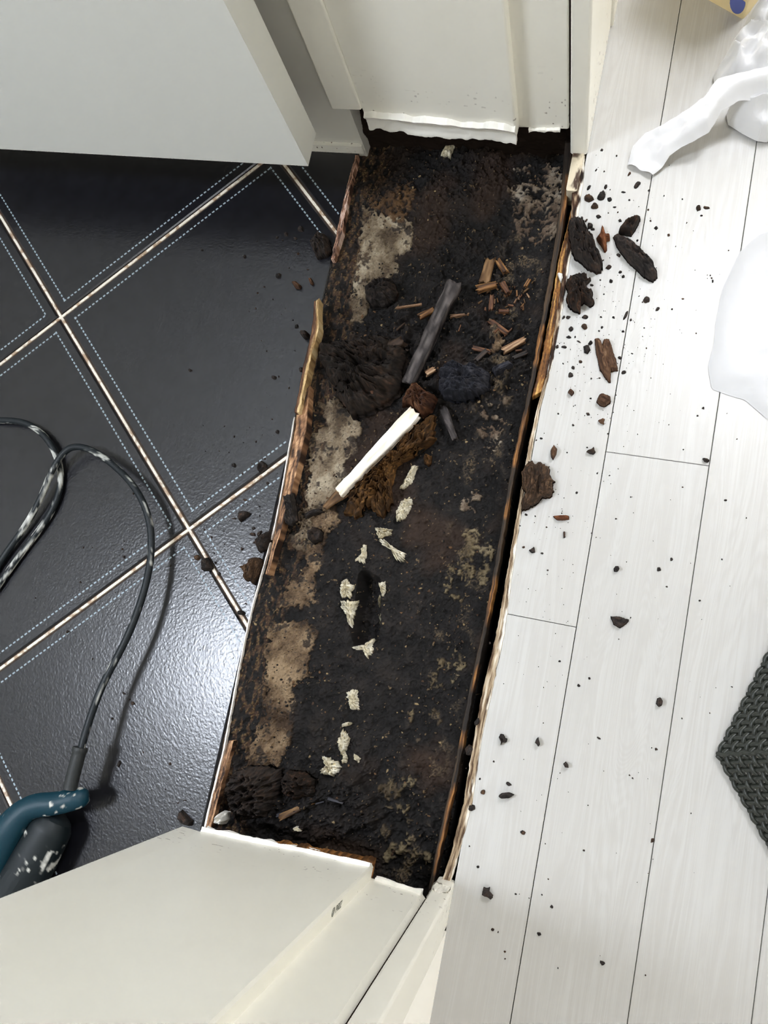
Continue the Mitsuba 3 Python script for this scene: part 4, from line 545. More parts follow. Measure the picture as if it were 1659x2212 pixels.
def pit_height(x, y):
    return float(pit_z[np.clip(int(round((y + 0.36) / 0.0010)), 0, ny - 1), np.clip(int(round((x + 0.4180) / 0.0009)), 0, nx - 1)])


ms = []
crumb_kinds = [trimesh.creation.icosahedron() for _ in range(6)]
for m in crumb_kinds:
    m.vertices *= rng.uniform(.5, 1.3, (12, 1))
tints = [lin(t_) for t_ in ((24, 22, 21), (34, 30, 28), (46, 39, 34), (62, 47, 36), (92, 70, 50), (130, 112, 84))]
cols_ = []
for _ in range(5200):
    y = rng.uniform(-.26, .68)
    x = rng.uniform(-.41, -.11)
    if nz([[x, y, 3.0]], 22, 77, 3)[0] < rng.uniform(.36, .66):
        continue
    r = .0006 + .0016 * rng.random() ** 3
    m = crumb_kinds[rng.integers(6)].copy()
    m.apply_scale((r, r * rng.uniform(.5, 1.6), r * rng.uniform(.5, .9)))
    m.apply_transform(trimesh.transformations.rotation_matrix(rng.uniform(0, 6.3), (0, 0, 1)))
    m.apply_translation((x, y, pit_height(x, y) + r * .3))
    ms.append(m)
    cols_ += [tints[min(5, int(6 * rng.random() ** 1.9))]] * 12
obj('rotten_crumbs', trimesh.util.concatenate(ms), 'mat_rot', th, color=np.array(cols_), kind='stuff', label='loose crumbs of rotten wood covering the pit')


def stripes(cols, seed, fx=6.0, fy=1.0, sc=70):
    def fn(u, s, v):
        g = nz(np.c_[s * fx, v[:, 1] * sc * fy, np.full(len(v), seed)], 1.0, seed, 4)
        h = nz(np.c_[v[:, 0] * 2, v[:, 1], v[:, 2] * 0], 420, seed + 1, 2)
        return ramp((g - 0.32) * 2.1 + (h - .5) * .5, [lin(t_) for t_ in cols])
    return fn


def slat_color(u, s, v):
    l_ = stripes([(58, 38, 28), (96, 66, 48), (128, 96, 70)], 3)(u, s, v)
    r_ = stripes([(128, 96, 62), (190, 158, 110), (222, 196, 150)], 4)(u, s, v)
    w = np.clip((s - 0.45 + 0.25 * (nz(v * [1, 1, 0], 70, 8, 2) - .5)) / 0.12, 0, 1)[:, None]
    return l_ * (1 - w) + r_ * w


def gold_strip(u, s, v):
    dark = stripes([(30, 24, 20), (44, 36, 28), (70, 54, 38)], 14, 3.0, .3)(u, s, v)
    gold = stripes([(50, 36, 24), (96, 64, 36), (150, 104, 56)], 16, 5.0, .6)(u, s, v)
    w = np.zeros(len(v))
    for y1, y0, s0 in GOLD:
        w = np.maximum(w, np.clip((v[:, 1] - y0) / .008, 0, 1) * np.clip((y1 - v[:, 1]) / .008, 0, 1) * np.clip((s - s0) * 6, 0, 1))
    w = np.clip(w * 1.2 - .8 * nz(v * [3, 1, 0], 110, 19, 3) + .2, 0, 1)[:, None]
    return dark * (1 - w) + gold * w


RC = {'slat': slat_color, 'orange': stripes([(52, 37, 29), (140, 103, 75), (206, 164, 126)], 11), 'white': stripes([(206, 200, 190), (236, 232, 224), (244, 242, 236)], 12),
      'pink': stripes([(60, 42, 34), (160, 120, 98), (222, 196, 182)], 13), 'orangestrip': lambda u, s, v: gold_strip(u, s, v), 'orangestrip_': stripes([(34, 27, 22), (44, 35, 27), (66, 48, 33), (156, 104, 50)], 14, 3.0, 0.3), 'ply': stripes([(58, 36, 20), (128, 84, 40), (206, 164, 96)], 15, 5.0, .5)}
for k, (nm, lb, ea, eb, top, thick, cn) in enumerate(RIBBONS):
    m, c = ribbon(ea, eb, top, thick, RC[cn], n=160, m=9, jag=0.0005 if cn == 'white' else 0.0011, seed=k + 50, hump=0.001)
    obj(nm, m, 'mat_wood_piece', th, color=c, smooth=True, label=lb)
for k, pl in enumerate(FOAM):
    cx, cy = np.mean(pl, 0)
    zz = pit_height(cx, cy)
    m, c = lump(pl, zz - 0.003, 0.008, seed=200 + k, rings=10, n=90, rough=0.34, fringe=.22, bump=0.9, power=4, scale=330, cols=SWATCH['foam'], shift=0.38)
    obj('foam_patch', m, 'mat_rot', th, color=c, smooth=True, label='cream coloured patch of old foam')

# --- door frame
tr = thing('trim_1', 'white painted door jamb above the pit with peeling paint at its cut foot', kind='structure')
R, H = 0.0035, 2.06


def rounded(pts, r):
    return np.array(Polygon(pts).buffer(-r).buffer(r, quad_segs=4).exterior.coords)[:-1]


TP, BT, SL = 0.040, 0.040, 0.013


def slant(mesh, a, b):
    """The jambs stand a little out of square: shifts the mesh from a at the tile side to b at the stop."""
    t = (mesh.vertices[:, 0] - X0) / (X1 - X0)
    mesh.vertices[:, 1] += a * (1 - t) + b * t
    return mesh


obj('stop', prism(rounded([(X0, YT + SL * .5), (X1, YT - SL * .4), (X1, YT + .05), (X0, YT + .05)], R), TP, H), 'mat_paint', tr, smooth=35)
obj('rebate', prism(rounded([(X1 - .004, YT + .011), (X2 - .001, YT + .011), (X2 - .001, YT + .05), (X1 - .004, YT + .05)], .003), TP - .004, H), 'mat_paint', tr, smooth=35)
obj('casing', prism(rounded([(X2 + .0024, YT - .001), (X3, YT - .001), (X3, YT + .193), (X2 + .0024, YT + .193)], .004), 0.002, H), 'mat_paint', tr, smooth=35)
obj('casing_stub', prism(rounded([(X2 + .006, YT - .055), (X3 - .004, YT - .055), (X3 - .004, YT + .02), (X2 + .006, YT + .02)], .003), -0.03, 0.004), 'mat_stained', tr, smooth=35, label='stained beige stub of the casing at floor level')
obj('casing', prism(rounded([(X0 - .042, YT + .004), (X0 + .001, YT + .004), (X0 + .001, YT + .06), (X0 - .042, YT + .06)], .003), 0.068, H), 'mat_paint', tr, smooth=35)


def paint_band(xa, xb, y, z0, z1, seed, thick=0.003, sgn=-1, n=150, m=12):
    """A swollen, cracked band of paint over the foot of a jamb."""
    xs, zs = np.linspace(xa, xb, n), np.linspace(0, 1, m)
    Xg, Sg = np.meshgrid(xs, zs)
    w0 = nz(np.c_[xs, xs * 0, xs * 0], 60, seed, 3)
    w1 = nz(np.c_[xs, xs * 0, xs * 0 + 5], 45, seed + 1, 4)
    zlo = z0 - (w0 - .45) * 0.010
    zhi = z1 + (w1 - .5) * 0.012
    Zg = zlo[None] * (1 - Sg) + zhi[None] * Sg
    lip = thick * (0.35 + 1.1 * np.exp(-((Sg - .88) / .14) ** 2) * (0.5 + w1[None]) + 0.7 * np.exp(-((Sg - .06) / .12) ** 2) * w0[None]) + 0.0022 * (nz(np.c_[Xg.ravel(), Zg.ravel(), Zg.ravel() * 0], 70, seed + 3, 3).reshape(Xg.shape) - .5)
    lip[-1] = -0.001
    front = np.stack([Xg, y + sgn * lip, Zg], -1).reshape(-1, 3)
    back = np.stack([Xg, np.full_like(Xg, y - sgn * 0.004), Zg], -1).reshape(-1, 3)
    v = np.vstack([front, back])
    N = n * m
    f = []
    for i in range(m - 1):
        for j in range(n - 1):
            o = i * n + j
            f += [[o, o + 1, o + n + 1], [o, o + n + 1, o + n], [N + o, N + o + n + 1, N + o + 1], [N + o, N + o + n, N + o + n + 1]]
    for j in range(n - 1):
        f += [[j, N + j + 1, j + 1], [j, N + j, N + j + 1]]
        o = (m - 1) * n + j
        f += [[o, o + 1, N + o + 1], [o, N + o + 1, N + o]]
    for i in range(m - 1):
        for j in (0, n - 1):
            o = i * n + j
            f += [[o, o + n, N + o + n], [o, N + o + n, N + o]]
    return trimesh.Trimesh(v, f, process=False)


obj('peeling_paint', slant(paint_band(X0 + .002, X1 - .001, YT, 0.028, 0.062, 3, .005), SL * .5, -SL * .4), 'mat_caulk', tr, smooth=45, label='swollen cracked band of white paint')
obj('peeling_paint', paint_band(X1 + .012, X2 - .012, YT + .011, 0.030, 0.038, 5, .003), 'mat_caulk', tr, smooth=45, label='broken sliver of white paint')

tb = thing('trim_2', 'cream white painted door jamb in the foreground with a stepped stop and torn foot', kind='structure')
ch_ = 0.0025
MARKZ = 0.196
obj('stop', prism([(X0, YB - .05), (X1, YB - .05), (X1, YB - ch_), (X1 - ch_ * .8, YB), (X0 + .002, YB - SL), (X0, YB - SL - .002)], BT, H), 'mat_paint', tb)
obj('rebate', prism([(X1 - .004, YB - .06), (X2, YB - .06), (X2, YB - .016 - .006), (X2 - .007, YB - .016), (X1 - .004, YB - .016)], BT - .006, H), 'mat_paint', tb)
obj('casing', prism(rounded([(X2 + .0030, YB - .10), (X3, YB - .10), (X3, YB - .010), (X2 + .0030, YB - .010)], .003), 0.030, H), 'mat_paint', tb, smooth=35)
obj('casing', prism(rounded([(X0 - .031, YB - .08), (X0 + .001, YB - .08), (X0 + .001, YB - .0175), (X0 - .030, YB - .0175)], .002), 0.040, H), 'mat_paint', tb, smooth=35)
obj('casing_stub', prism(rounded([(X2 + .004, YB - .055), (X3 - .0005, YB - .055), (X3 - .0005, YB - .005), (X2 + .004, YB - .005)], .003), -0.008, 0.022), 'mat_paint', tb, smooth=35, label='short cut off stub of the casing')
obj('peeling_paint', slant(paint_band(X0 + .001, X1 - .002, YB, 0.036, 0.054, 13, .0035, sgn=1), -SL, 0), 'mat_caulk', tb, smooth=45, label='torn white paint and caulk along the foot')
obj('peeling_paint', paint_band(X1 + .004, X2 - .006, YB - .016, 0.032, 0.043, 15, .003, sgn=1), 'mat_caulk', tb, smooth=45, label='torn white paint along the foot of the rebate')
m, c = lump([(X2 - .002, YB - .022), (X3 - .004, YB - .016), (X3 - .002, YB - .006), (X2 + .004, YB - .004)], 0.020, 0.012, 77, cols=SWATCH['caulk'], bump=.8, rough=.3, scale=300)
obj('caulk_lump', m, 'mat_rot', tb, color=c, smooth=True, label='crumbled lump of white caulk')
m, c = ribbon([(X0 + .085, YB + .001), (X0 + .12, YB + .003), (X0 + .16, YB + .003), (X1 - .001, YB + .004)], [(X0 + .085, YB - .02), (X0 + .12, YB - .02), (X0 + .16, YB - .02), (X1 - .001, YB - .02)], 0.040, 0.014, stripes([(70, 46, 26), (124, 84, 46), (168, 122, 78)], 21, 4, 2.5, 120), n=110, m=7, jag=.0035, seed=91)
obj('bare_wood', slant(m, -SL, 0), 'mat_wood_piece', tb, color=c, smooth=True, label='frayed brown wood showing under the paint')


ring = trimesh.util.concatenate([trimesh.creation.annulus(0.0033, 0.0044, 0.0006), bx(-.0005, .0005, -.0034, .0034, -.0003, .0003).apply_transform(trimesh.transformations.rotation_matrix(-.7, (0, 0, 1)))])
word = meshkit.text_mesh('PRIZ', 0.0066, 0.0006)
word.apply_translation((0.0085, -0.0033, -0.0003))
mark = trimesh.util.concatenate([ring, word])                # reads down the step of the stop
mark.apply_transform(np.array([[0, 0, 1, X1], [0, 1, 0, YB - 0.0085], [-1, 0, 0, MARKZ], [0, 0, 0, 1.0]]))
obj('printed_mark', mark, 'mat_ink', tb, label='small grey printed ring and lettering')

obj('joint', bx(X2 - .0004, X2 + .0029, YB - .09, YB - .0182, 0.045, H - .002), 'mat_dark_rubble', tb, label='dark strip added in the gap beside the casing as its shade')  # added filler strip, its dark colour stands in for the shade in the gap
obj('joint', bx(X2 - .0008, X2 + .0023, YT + .0128, YT + .06, 0.045, H - .002), 'mat_dark_rubble', tr, label='dark strip added in the gap beside the casing as its shade')  # same added strip at the upper jamb, gap shade put in as colour
# --- door leaf, walls, ceiling
dl = thing('door_1', 'open white door leaf hanging above the dark tiles', kind='structure')
obj('leaf', slab(sbox(-1.30, 0.574, -0.4306, 0.6215), 0.081, 2.03, 0.001).apply_transform(np.eye(4)), 'mat_door', dl)
ZB = -0.10
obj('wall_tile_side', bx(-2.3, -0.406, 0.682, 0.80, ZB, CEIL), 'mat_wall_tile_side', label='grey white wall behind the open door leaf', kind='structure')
obj('baseboard_tile_side', prism(rounded([(-2.3, 0.676), (-0.407, 0.676), (-0.407, 0.69), (-2.3, 0.69)], .002), ZT, ZT + .016), 'mat_paint', smooth=35, label='low white skirting at the foot of the grey wall', kind='structure')
wt = obj('wall_top', bx(X0, X3 - .0006, YT + .045, 2.4, 0.02, CEIL), 'mat_wall', label='white wall beyond the upper jamb', kind='structure')
rub = bx(-0.43, -0.098, 0.70, 0.86, ZB - .02, 0.02)
rub = rub.subdivide_to_size(0.012)
rub.vertices += (meshkit.fbm(rub.vertices * 60, 3, 5)[:, None] - .5) * [0, .02, 0]
obj('rotten_core', rub, 'mat_dark_rubble', wt, label='dark hollow wall base under the jamb')
obj('baseboard_top', prism(rounded([(X3 - .012, YT + .192), (X3 + .0035, YT + .192), (X3 + .0035, 2.4), (X3 - .012, 2.4)], .002), 0.0, 0.07), 'mat_paint', smooth=35, label='white skirting beside the planks', kind='structure')
wb = obj('wall_bottom', bx(X0 - .02, X3 - .004, -2.3, YB - .05, 0.02, CEIL), 'mat_wall', label='white wall behind the foreground jamb', kind='structure')
rub = bx(-0.415, -0.098, YB - .22, YB - .05, ZB - .02, 0.02)
obj('rotten_core', rub, 'mat_dark_rubble', wb, label='dark hollow wall base under the jamb')
obj('casing_face', bx(X3 - .01, X3 + .0001, -2.3, YB - .058, 0.0, CEIL), 'mat_wall', wb)
obj('wall_header', bx(X0, X3 - .004, YB - .06, YT + .05, H - .005, CEIL), 'mat_wall', label='white wall over the doorway', kind='structure')
obj('wall_right', bx(2.8, 2.9, -2.3, 2.4, -.06, CEIL), 'mat_wall', label='plain white wall', kind='structure')
obj('wall_far', bx(-0.09, 2.9, 2.4, 2.5, -.06, CEIL), 'mat_wall', label='plain white wall', kind='structure')
obj('wall_near', bx(-0.09, 2.9, -2.4, -2.3, -.06, CEIL), 'mat_wall', label='plain white wall', kind='structure')
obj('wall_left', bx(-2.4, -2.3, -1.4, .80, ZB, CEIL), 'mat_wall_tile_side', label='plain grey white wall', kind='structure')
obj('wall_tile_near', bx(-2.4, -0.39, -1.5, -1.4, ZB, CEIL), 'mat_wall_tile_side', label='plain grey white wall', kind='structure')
obj('ceiling', bx(-2.4, 2.9, -2.4, 2.5, CEIL, CEIL + .1), 'mat_ceiling', label='white ceiling', kind='structure')


def lamp(name, at, r, L, colr, label):
    t = thing(name, label, 'ceiling lamp')
    rim = trimesh.creation.annulus(r, r + .015, .04)
    rim.apply_translation((*at, CEIL - .02))
    obj('rim', rim, 'mat_door', t, smooth=35)
    d = trimesh.creation.cylinder(r, .02, sections=48)
    d.apply_translation((*at, CEIL - .02))
    obj('diffuser', d, 'mat_ceiling', t, emitter={'type': 'area', 'radiance': {'type': 'rgb', 'value': [L * k for k in colr]}})


lamp('ceiling_lamp', ROOM_LAMP_AT, 0.30, ROOM_LAMP, ROOM_COLOR, 'round white ceiling lamp over the plank floor')
lamp('ceiling_lamp', (1.15, -1.35), 0.22, ROOM_LAMP * .62, ROOM_COLOR, 'small round fill lamp added on the ceiling at the near end of the plank floor')  # added fill light to brighten the upper jamb and the door leaf
lamp('ceiling_lamp', TILE_LAMP_AT, 0.20, TILE_LAMP, TILE_COLOR, 'round white ceiling lamp over the tiled floor')

# ------------------------------------------------------------------ loose pieces
for k, (nm, cat, lb, pl, t, z0, cn) in enumerate(CHUNKS):
    big = Polygon(pl).area > 6e-4
    soft = cn == 'caulk'
    rust = cn == 'rust'
    if z0 < -.02 and cn != 'caulk' and z0 != ZT:
        z0 = max(z0, pit_height(*np.mean(pl, 0)) - .009)
    m, c = lump(pl, z0, t, seed=300 + k, rings=26 if big else 9, n=150 if big else 44, rough=0.12 if rust else 0.05, fringe=.12 if rust else .08, bump=.8 if rust or cn == 'blackslab' else .7, power=6 if cn == 'coal' else 3.4, scale=200 if rust else 120, cols=SWATCH[cn], shift=0.05 if cn != 'blackslab' else -.05, grain=3.0 if cn in ('slab', 'brown', 'red', 'blackslab', 'coal') else 1.6)
    obj(nm, m, 'mat_rot', color=c, smooth=40 if False else True, label=lb, cat=cat)
for k, (nm, cat, lb, p0, p1, w0, w1, t, z0, cn) in enumerate(SPLINTERS):
    m, c = bar(p0, p1, w0, w1, t, z0, z0 + (0.004 if nm == 'stick' else 0), 500 + k, SWATCH[cn], n=34 if nm == 'stick' else 16, jag=.25 if nm == 'stick' else .7)
    key = obj(nm, m, 'mat_wood_piece', color=c, smooth=True, label=lb, cat=cat)
    if cn == 'whitewood':
        hm, hc = lump(STICKHEAD, -0.026, 0.022, 71, rings=10, n=70, rough=.10, bump=.6, cols=SWATCH['head'])
        obj('torn_end', hm, 'mat_wood_piece', key, color=hc, smooth=True, label='dark brown torn end of the stick')
for k in range(64):
    zone = Polygon(MOUNDS[(0, 0, 1, 1, 2)[k % 5]][0])
    x0, y0, x1, y1 = zone.bounds
    p = np.array([rng.uniform(x0, x1), rng.uniform(y0, y1)])
    a = rng.normal(.55, .55)
    L_ = rng.uniform(.006, .026)
    e = p + L_ * np.array([math.cos(a), math.sin(a)])
    if not (zone.contains(shapely.Point(p)) and zone.contains(shapely.Point(e))):
        continue
    w = L_ * rng.uniform(.16, .36)
    za, zb = pit_height(*p) + .001, pit_height(*e) + .001
    m, c = bar(p, e, w, w * rng.uniform(.4, 1), rng.uniform(.002, .005), za, zb + rng.uniform(0, .003), 1700 + k, SWATCH[('char', 'brownwood2', 'char', 'redwood', 'coal')[k % 5]], n=8, jag=.8)
    obj('dark_splinter', m, 'mat_wood_piece', color=c, smooth=True, label='dark splinter of rotten wood among the black lumps in the pit', cat='splinter', group='dark splinters in the pit')
ca = Polygon(CHIPAREA)
k = 0
while k < 42:
    x0, y0, x1, y1 = ca.bounds
    p = np.array([rng.uniform(x0, x1), rng.uniform(y0, y1)])
    if not ca.contains(shapely.Point(p)):
        continue
    a = rng.uniform(0, math.pi)
    L_ = rng.uniform(.002, .0075)
    e = p + L_ * np.array([math.cos(a), math.sin(a)])
    w = L_ * rng.uniform(.25, .5)
    zz = pit_height(*p) + .001
    m, c = bar(p, e, w, w * .8, .0022, zz, zz + rng.uniform(0, .002), 700 + k, SWATCH[['orangewood', 'redwood', 'brownwood', 'palewood'][k % 4]], n=4)
    obj('wood_chip', m, 'mat_wood_piece', color=c, label='tiny brown chip in the splintered patch right of the grey stick', cat='wood chip', group='brown chips in the pit')
    k += 1
MARKS = {0: 'large oblong black chunk', 1: 'long diagonal black chunk', 2: 'upright reddish sliver', 3: 'black lump with the side splinter', 4: 'crumbled reddish flapped lump', 5: 'forked brown sliver', 6: 'dark five sided chip',
         7: 'broad flat brown slab', 8: 'squarish brown block', 11: 'dark upright sliver', 13: 'crosswise brown splinter', 15: 'black wedge by the torn edge', 16: 'black rounded lone crumb', 17: 'leaf shaped chip on the joint', 18: 'big shield shaped flake',
         19: 'black oval flake', 20: 'knobbly black crumb', 22: 'rounded grey sided crumb', 23: 'wide ragged crumb', 25: 'star shaped crumb', 26: 'ragged crumb by the grout line', 27: 'ragged crumb by the stitching', 28: 'square flake on the grout', 31: 'brown fringed lump on the tile', 32: 'greyish brown chip on the tile'}
OWN = {}
for mi_, short in MARKS.items():
    c_ = np.mean(CHUNKS[mi_][3], 0)
    surf = 'tile' if CHUNKS[mi_][5] < -.03 else 'planks'
    for word, dx_, dy_ in (('above', 0, 1), ('below', 0, -1), ('left of', -1, 0), ('right of', 1, 0)):
        best = None
        for k, (x, y, w, h) in enumerate(CRUMBS[surf]):
            ex_, ey_ = x - c_[0], y - c_[1]
            along, off = ex_ * dx_ + ey_ * dy_, abs(ex_ * dy_) + abs(ey_ * dx_)
            if along > 0 and off < along * .8 and along < .07 and (surf, k) not in OWN and (best is None or along < best[0]):
                best = (along, k)
        if best:
            OWN[(surf, best[1])] = f'dark crumb nearest {word} the {short}'
where = (('planks', lambda x, y: y > 0.30, 'small dark crumb of rotten wood on the white planks near the upper jamb', 'crumbs on the upper planks'),
         ('planks', lambda x, y: 0.0 < y <= 0.30, 'small dark crumb of rotten wood on the middle stretch of white planks', 'crumbs on the middle planks'),
         ('planks', lambda x, y: y <= 0.0, 'small dark crumb of rotten wood on the white planks towards the foreground jamb', 'crumbs on the lower planks'),
         ('tile', lambda x, y: y > 0.25, 'small dark crumb of rotten wood on the upper dark tiles', 'crumbs on the upper tiles'),
         ('tile', lambda x, y: y <= 0.25, 'small dark crumb of rotten wood on the lower dark tiles', 'crumbs on the lower tiles'))
k = 0
for surf, test, lb, gp in where:
    for kk, (x, y, w, h) in enumerate(CRUMBS[surf]):
        if not test(x, y):
            continue
        k += 1
        n = 11 if max(w, h) > .003 else 7
        th_ = np.linspace(0, 2 * math.pi, n, endpoint=False)
        rad = 1 + rng.uniform(-.28, .28, n)
        ang = -0.17 + rng.uniform(-.3, .3)
        p = np.c_[np.cos(th_) * w / 2 * rad, np.sin(th_) * h / 2 * rad]
        p = p @ np.array([[math.cos(ang), math.sin(ang)], [-math.sin(ang), math.cos(ang)]]) + [x, y]
        z0 = ZT if surf == 'tile' else 0.0
        m, c = lump(p, z0, max(.0012, min(w, h) * .6), seed=900 + k, rings=3, n=n, rough=.12, bump=.3, cols=SWATCH['char' if rng.random() < .8 else 'slab'])
        obj('crumb', m, 'mat_rot', color=c, label=OWN.get((surf, kk), lb), cat='crumb', group=gp)
# fine dust: far too many specks to count
ms = []
for cx, cy, sx, sy, n_, z0 in ((-0.02, 0.44, .045, .10, 240, 0.), (-.03, .20, .035, .10, 110, 0.), (0.03, 0.0, .08, .15, 60, 0.), (-.445, .28, .03, .14, 130, ZT), (-.46, .06, .04, .08, 110, ZT)):
    for _ in range(n_):
        x, y = rng.normal(cx, sx), rng.normal(cy, sy)
        if (z0 == 0 and (x < -.08 or y < -.5)) or (z0 < 0 and (x > -.421 or y > .6)):
            continue
        r = rng.uniform(.0002, .00065)
        t_ = trimesh.creation.icosahedron()
        t_.apply_scale((r, r * rng.uniform(.6, 1.4), r * .6))
        t_.apply_translation((x, y, z0 + r * .5))
        ms.append(t_)
obj('wood_dust', trimesh.util.concatenate(ms), 'mat_dark_rubble', label='fine dark dust of rotten wood scattered on both floors beside the pit', cat='dust', kind='stuff')

# ------------------------------------------------------------------ power tool with its cord
tl = thing('power_tool', 'teal and black power tool spattered with white paint lying on the dark tiles', 'power tool')


def spatter(v, base, amount, seed, sc=90):
    a = nz(v, sc, seed, 4)
    b = nz(v, sc * .25, seed + 1, 2)
    w = np.clip((a + (b - .5) * .6 - amount) * 16, 0, 1)[:, None]
    t = nz(v, sc * 2, seed + 2, 2)
    return np.asarray(base) * (1 - w) + ramp(t, [lin((120, 118, 110)), lin((236, 234, 226))]) * w


def refine(m, s):
    return m.subdivide_to_size(s)


hp = spline(HANDLE, 50)
uu = np.linspace(0, 1, 50)
hr = np.interp(uu, [0, .03, .1, .25, .45, .6, .8, 1], [.007, .0125, .0140, .0145, .0155, .019, .022, .023])
hm = refine(tube(hp, hr, 28, .95), .004)
obj('handle', hm, 'mat_painted', tl, smooth=True, color=spatter(hm.vertices, lin((4, 50, 62)), .72, 5, 120), label='teal handle')
bp = spline(TOOLBODY, 40)
br_ = np.interp(np.linspace(0, 1, 40), [0, .04, .12, .4, 1], [.012, .024, .031, .035, .038])
bm = refine(tube(bp, br_, 32, .80), .004)
obj('housing', bm, 'mat_painted', tl, smooth=True, color=spatter(bm.vertices, lin((14, 24, 27)), .69, 8, 130), label='dark housing spattered with white paint')
kn = trimesh.creation.capsule(.012, .006)
kn.apply_transform(trimesh.transformations.rotation_matrix(-.7, (0, 0, 1)) @ trimesh.transformations.rotation_matrix(math.pi / 2, (0, 1, 0)))
kn.apply_translation((hp[-12][0] - .006, hp[-12][1] - .004, hp[-12][2] + .016))
obj('switch', kn, 'mat_rubber', tl, smooth=True)
sp_ = spline(SLEEVE, 24)
sr = np.full(24, .0088)
sr[-3:] = .0098
sr[-1] = .0092
sm = tube(sp_, sr, 22)
obj('cord_sleeve', sm, 'mat_rubber', tl, smooth=40, label='black rubber cord sleeve')
cp = spline(CORD, 420)
cm = tube(cp, .0048, 14)


def cord_paint():
    i = np.r_[np.repeat(np.arange(420), 14), 0, 419]
    th = np.r_[np.tile(np.arange(14), 420), 0, 0] * 2 * math.pi / 14
    s = np.r_[0, np.cumsum(np.linalg.norm(np.diff(cp, axis=0), axis=1))][i]
    c3 = np.c_[s * 55, np.cos(th) * 1.3, np.sin(th) * 1.3]
    a = nz(c3, 1.0, 15, 4) + .35 * (nz(np.c_[s * 14, s * 0, s * 0], 1.0, 17, 2) - .5) + np.clip((s - .42) / .15, 0, 1) * .05
    w = np.clip((a - .60) * 16, 0, 1)[:, None]
    t = nz(c3, 2.3, 18, 2)
    return np.asarray(lin((24, 30, 34))) * (1 - w) + ramp(t, [lin((120, 122, 118)), lin((232, 231, 224))]) * w
obj('cord', cm, 'mat_painted', tl, smooth=True, color=cord_paint(), label='black looping cord flecked with white paint')

# ------------------------------------------------------------------ things on the planks
def sheet(grid, thick=0.0004):
    """A thin sheet from a grid (n, m, 3) of points."""
    n, m, _ = grid.shape
    v = grid.reshape(-1, 3)
    f = []
    for i in range(n - 1):
        for j in range(m - 1):
            o = i * m + j
            f += [[o, o + 1, o + m + 1], [o, o + m + 1, o + m]]
    return trimesh.Trimesh(v, f, process=False)


def crumple(poly, z0, height, seed, n=46, rings=34, folds=55, sharp=1.0, edge=0.15):
    """A crumpled sheet over a plan outline: ridged folds, rim near z0."""
    p = resample(poly, n * 3)
    c = p.mean(0)
    N = len(p)
    v, f = [], []
    for i in range(rings + 1):
        s = 1 - i / (rings + .5)
        q = c + (p - c) * s
        prof = (1 - s ** 4) ** .7
        a = nz(np.c_[q, np.full(N, seed)], folds, seed, 2)
        b = nz(np.c_[q, np.full(N, seed + 4)], folds * 2.2, seed + 1, 2)
        ridge = 1 - np.abs(2 * a - 1) * 1.6 * sharp
        h = height * prof * (0.55 + 0.45 * ridge) + height * .18 * (1 - np.abs(2 * b - 1)) * (edge + prof)
        v.append(np.c_[q, z0 + np.maximum(h, 0.0003)])
    v = np.vstack(v)
    for i in range(rings):
        for j in range(N):
            o, w = i * N + j, i * N + (j + 1) % N
            f += [[o, w, w + N], [o, w + N, o + N]]
    e = len(v)
    v = np.vstack([v, v[-N:].mean(0)])
    f += [[rings * N + j, rings * N + (j + 1) % N, e] for j in range(N)]
    return trimesh.Trimesh(v, f, process=False)


tw = thing('paper_towel', 'crumpled white paper towel with a long twisted tail on the planks', 'paper towel')
A_, B_ = resample(TOWELA, 70, False), resample(TOWELB, 70, False)
ss = np.linspace(0, 1, 26)
G_ = A_[:, None] * (1 - ss[None, :, None]) + B_[:, None] * ss[None, :, None]
uu = np.linspace(0, 1, 70)[:, None]
G_[..., 2] += (0.004 + .012 * uu) * np.sin(math.pi * ss)[None] + .009 * (nz(np.c_[G_.reshape(-1, 3)] * [1, 1, 0], 60, 41, 3).reshape(70, 26) - .5) + .003 * np.sin(ss * 9 + 3 * uu)
G_[..., 2] = np.maximum(G_[..., 2], .0012)
obj('tail', sheet(G_), 'mat_tissue', tw, smooth=True)
for k, (pl, hgt) in enumerate(zip(TOWELMASS, (.055, .05, .07))):
    obj('fold', crumple(pl, .002, hgt, 61 + 7 * k, folds=34, sharp=1.25), 'mat_tissue', tw, smooth=True)
obj('plastic_sheet', crumple(FILM, .0006, .0028, 83, n=50, rings=40, folds=22, sharp=.8, edge=.05), 'mat_film', smooth=True, label='wrinkled white plastic sheet lying on the planks at the right', cat='plastic sheet')

# wipes package
b0, b1 = np.array(BOX[1]), np.array(BOX[0])
dx = (b1 - b0) / np.linalg.norm(b1 - b0)
dy = np.array([-dx[1], dx[0]])
if dy[1] < 0:
    dy = -dy
pk = thing('package', 'cream printed package behind the crumpled paper towel', 'package')
quad = Polygon([b0, b0 + dx * .125, b0 + dx * .125 + dy * .09, b0 + dy * .09])
quad = quad.buffer(-.003).buffer(.003, quad_segs=5)
obj('body', slab(quad, 0.0, .24, .003), 'mat_box', pk, smooth=30)


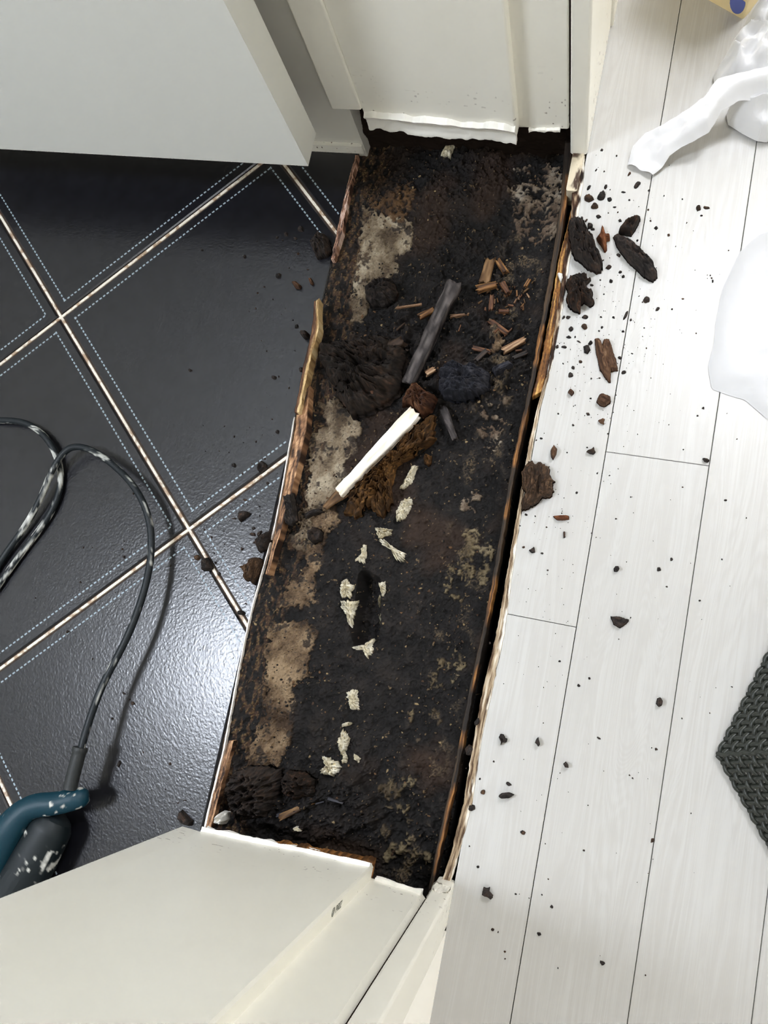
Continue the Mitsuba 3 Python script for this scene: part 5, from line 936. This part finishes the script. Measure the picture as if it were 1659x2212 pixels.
def on_box(mesh, along, up):
    mm = mesh.copy()
    M = np.eye(4)
    M[:3, 0], M[:3, 1], M[:3, 2] = [-dx[0], -dx[1], 0], [0, 0, 1], [-dy[0], -dy[1], 0]
    M[:2, 3] = b0 + dx * along - dy * .0002
    M[2, 3] = up
    mm.apply_transform(M)
    return mm


disc = Polygon([(math.cos(t) * .011, math.sin(t) * .017) for t in np.linspace(0, 2 * math.pi, 40)[:-1]])
ex = lambda p: trimesh.creation.extrude_polygon(p, .0005, engine='earcut')
obj('emblem', on_box(ex(disc.intersection(Polygon([(-.02, -.03), (.02, -.03), (.02, .004), (-.004, .010), (-.02, -.012)]))), .013, .020), 'mat_box_blue', pk, label='blue part of the round printed emblem')
obj('emblem', on_box(ex(disc.intersection(Polygon([(-.02, -.012), (-.004, .010), (-.004, .03), (-.02, .03)]))), .013, .020), 'mat_box_teal', pk, label='teal part of the round printed emblem')

# woven basket corner
C0, C1, C2, C3 = [np.array(b) for b in BASKET]
bk = thing('woven_basket', 'dark woven plastic basket corner at the right edge of the planks', 'basket')


def weave(o, a, b, pitch=.0089, r=.0027, amp=.0016):
    """Interlaced strands over the panel o, o+a, o+b."""
    la, lb_ = np.linalg.norm(a), np.linalg.norm(b)
    nrm = np.cross(a, b)
    nrm /= np.linalg.norm(nrm)
    ms = []
    na, nb = int(la / pitch), int(lb_ / pitch)
    for k in range(nb + 1):
        t = np.linspace(0, 1, na * 4 + 1)
        p = o + b * (k / nb) + a * t[:, None] + nrm * (amp * np.cos(t * na * math.pi + k * math.pi))[:, None]
        ms.append(tube(p, r, 7, 1.0, up=nrm))
    for k in range(na + 1):
        t = np.linspace(0, 1, nb * 4 + 1)
        p = o + a * (k / na) + b * t[:, None] - nrm * (amp * np.cos(t * nb * math.pi + k * math.pi))[:, None]
        ms.append(tube(p, r, 7, 1.0, up=nrm))
    return trimesh.util.concatenate(ms)


obj('woven_side', weave(C0, C1 - C0, C3 - C0), 'mat_weave', bk, smooth=True)
obj('woven_side', weave(C0, C2 - C0, C3 - C0), 'mat_weave', bk, smooth=True)
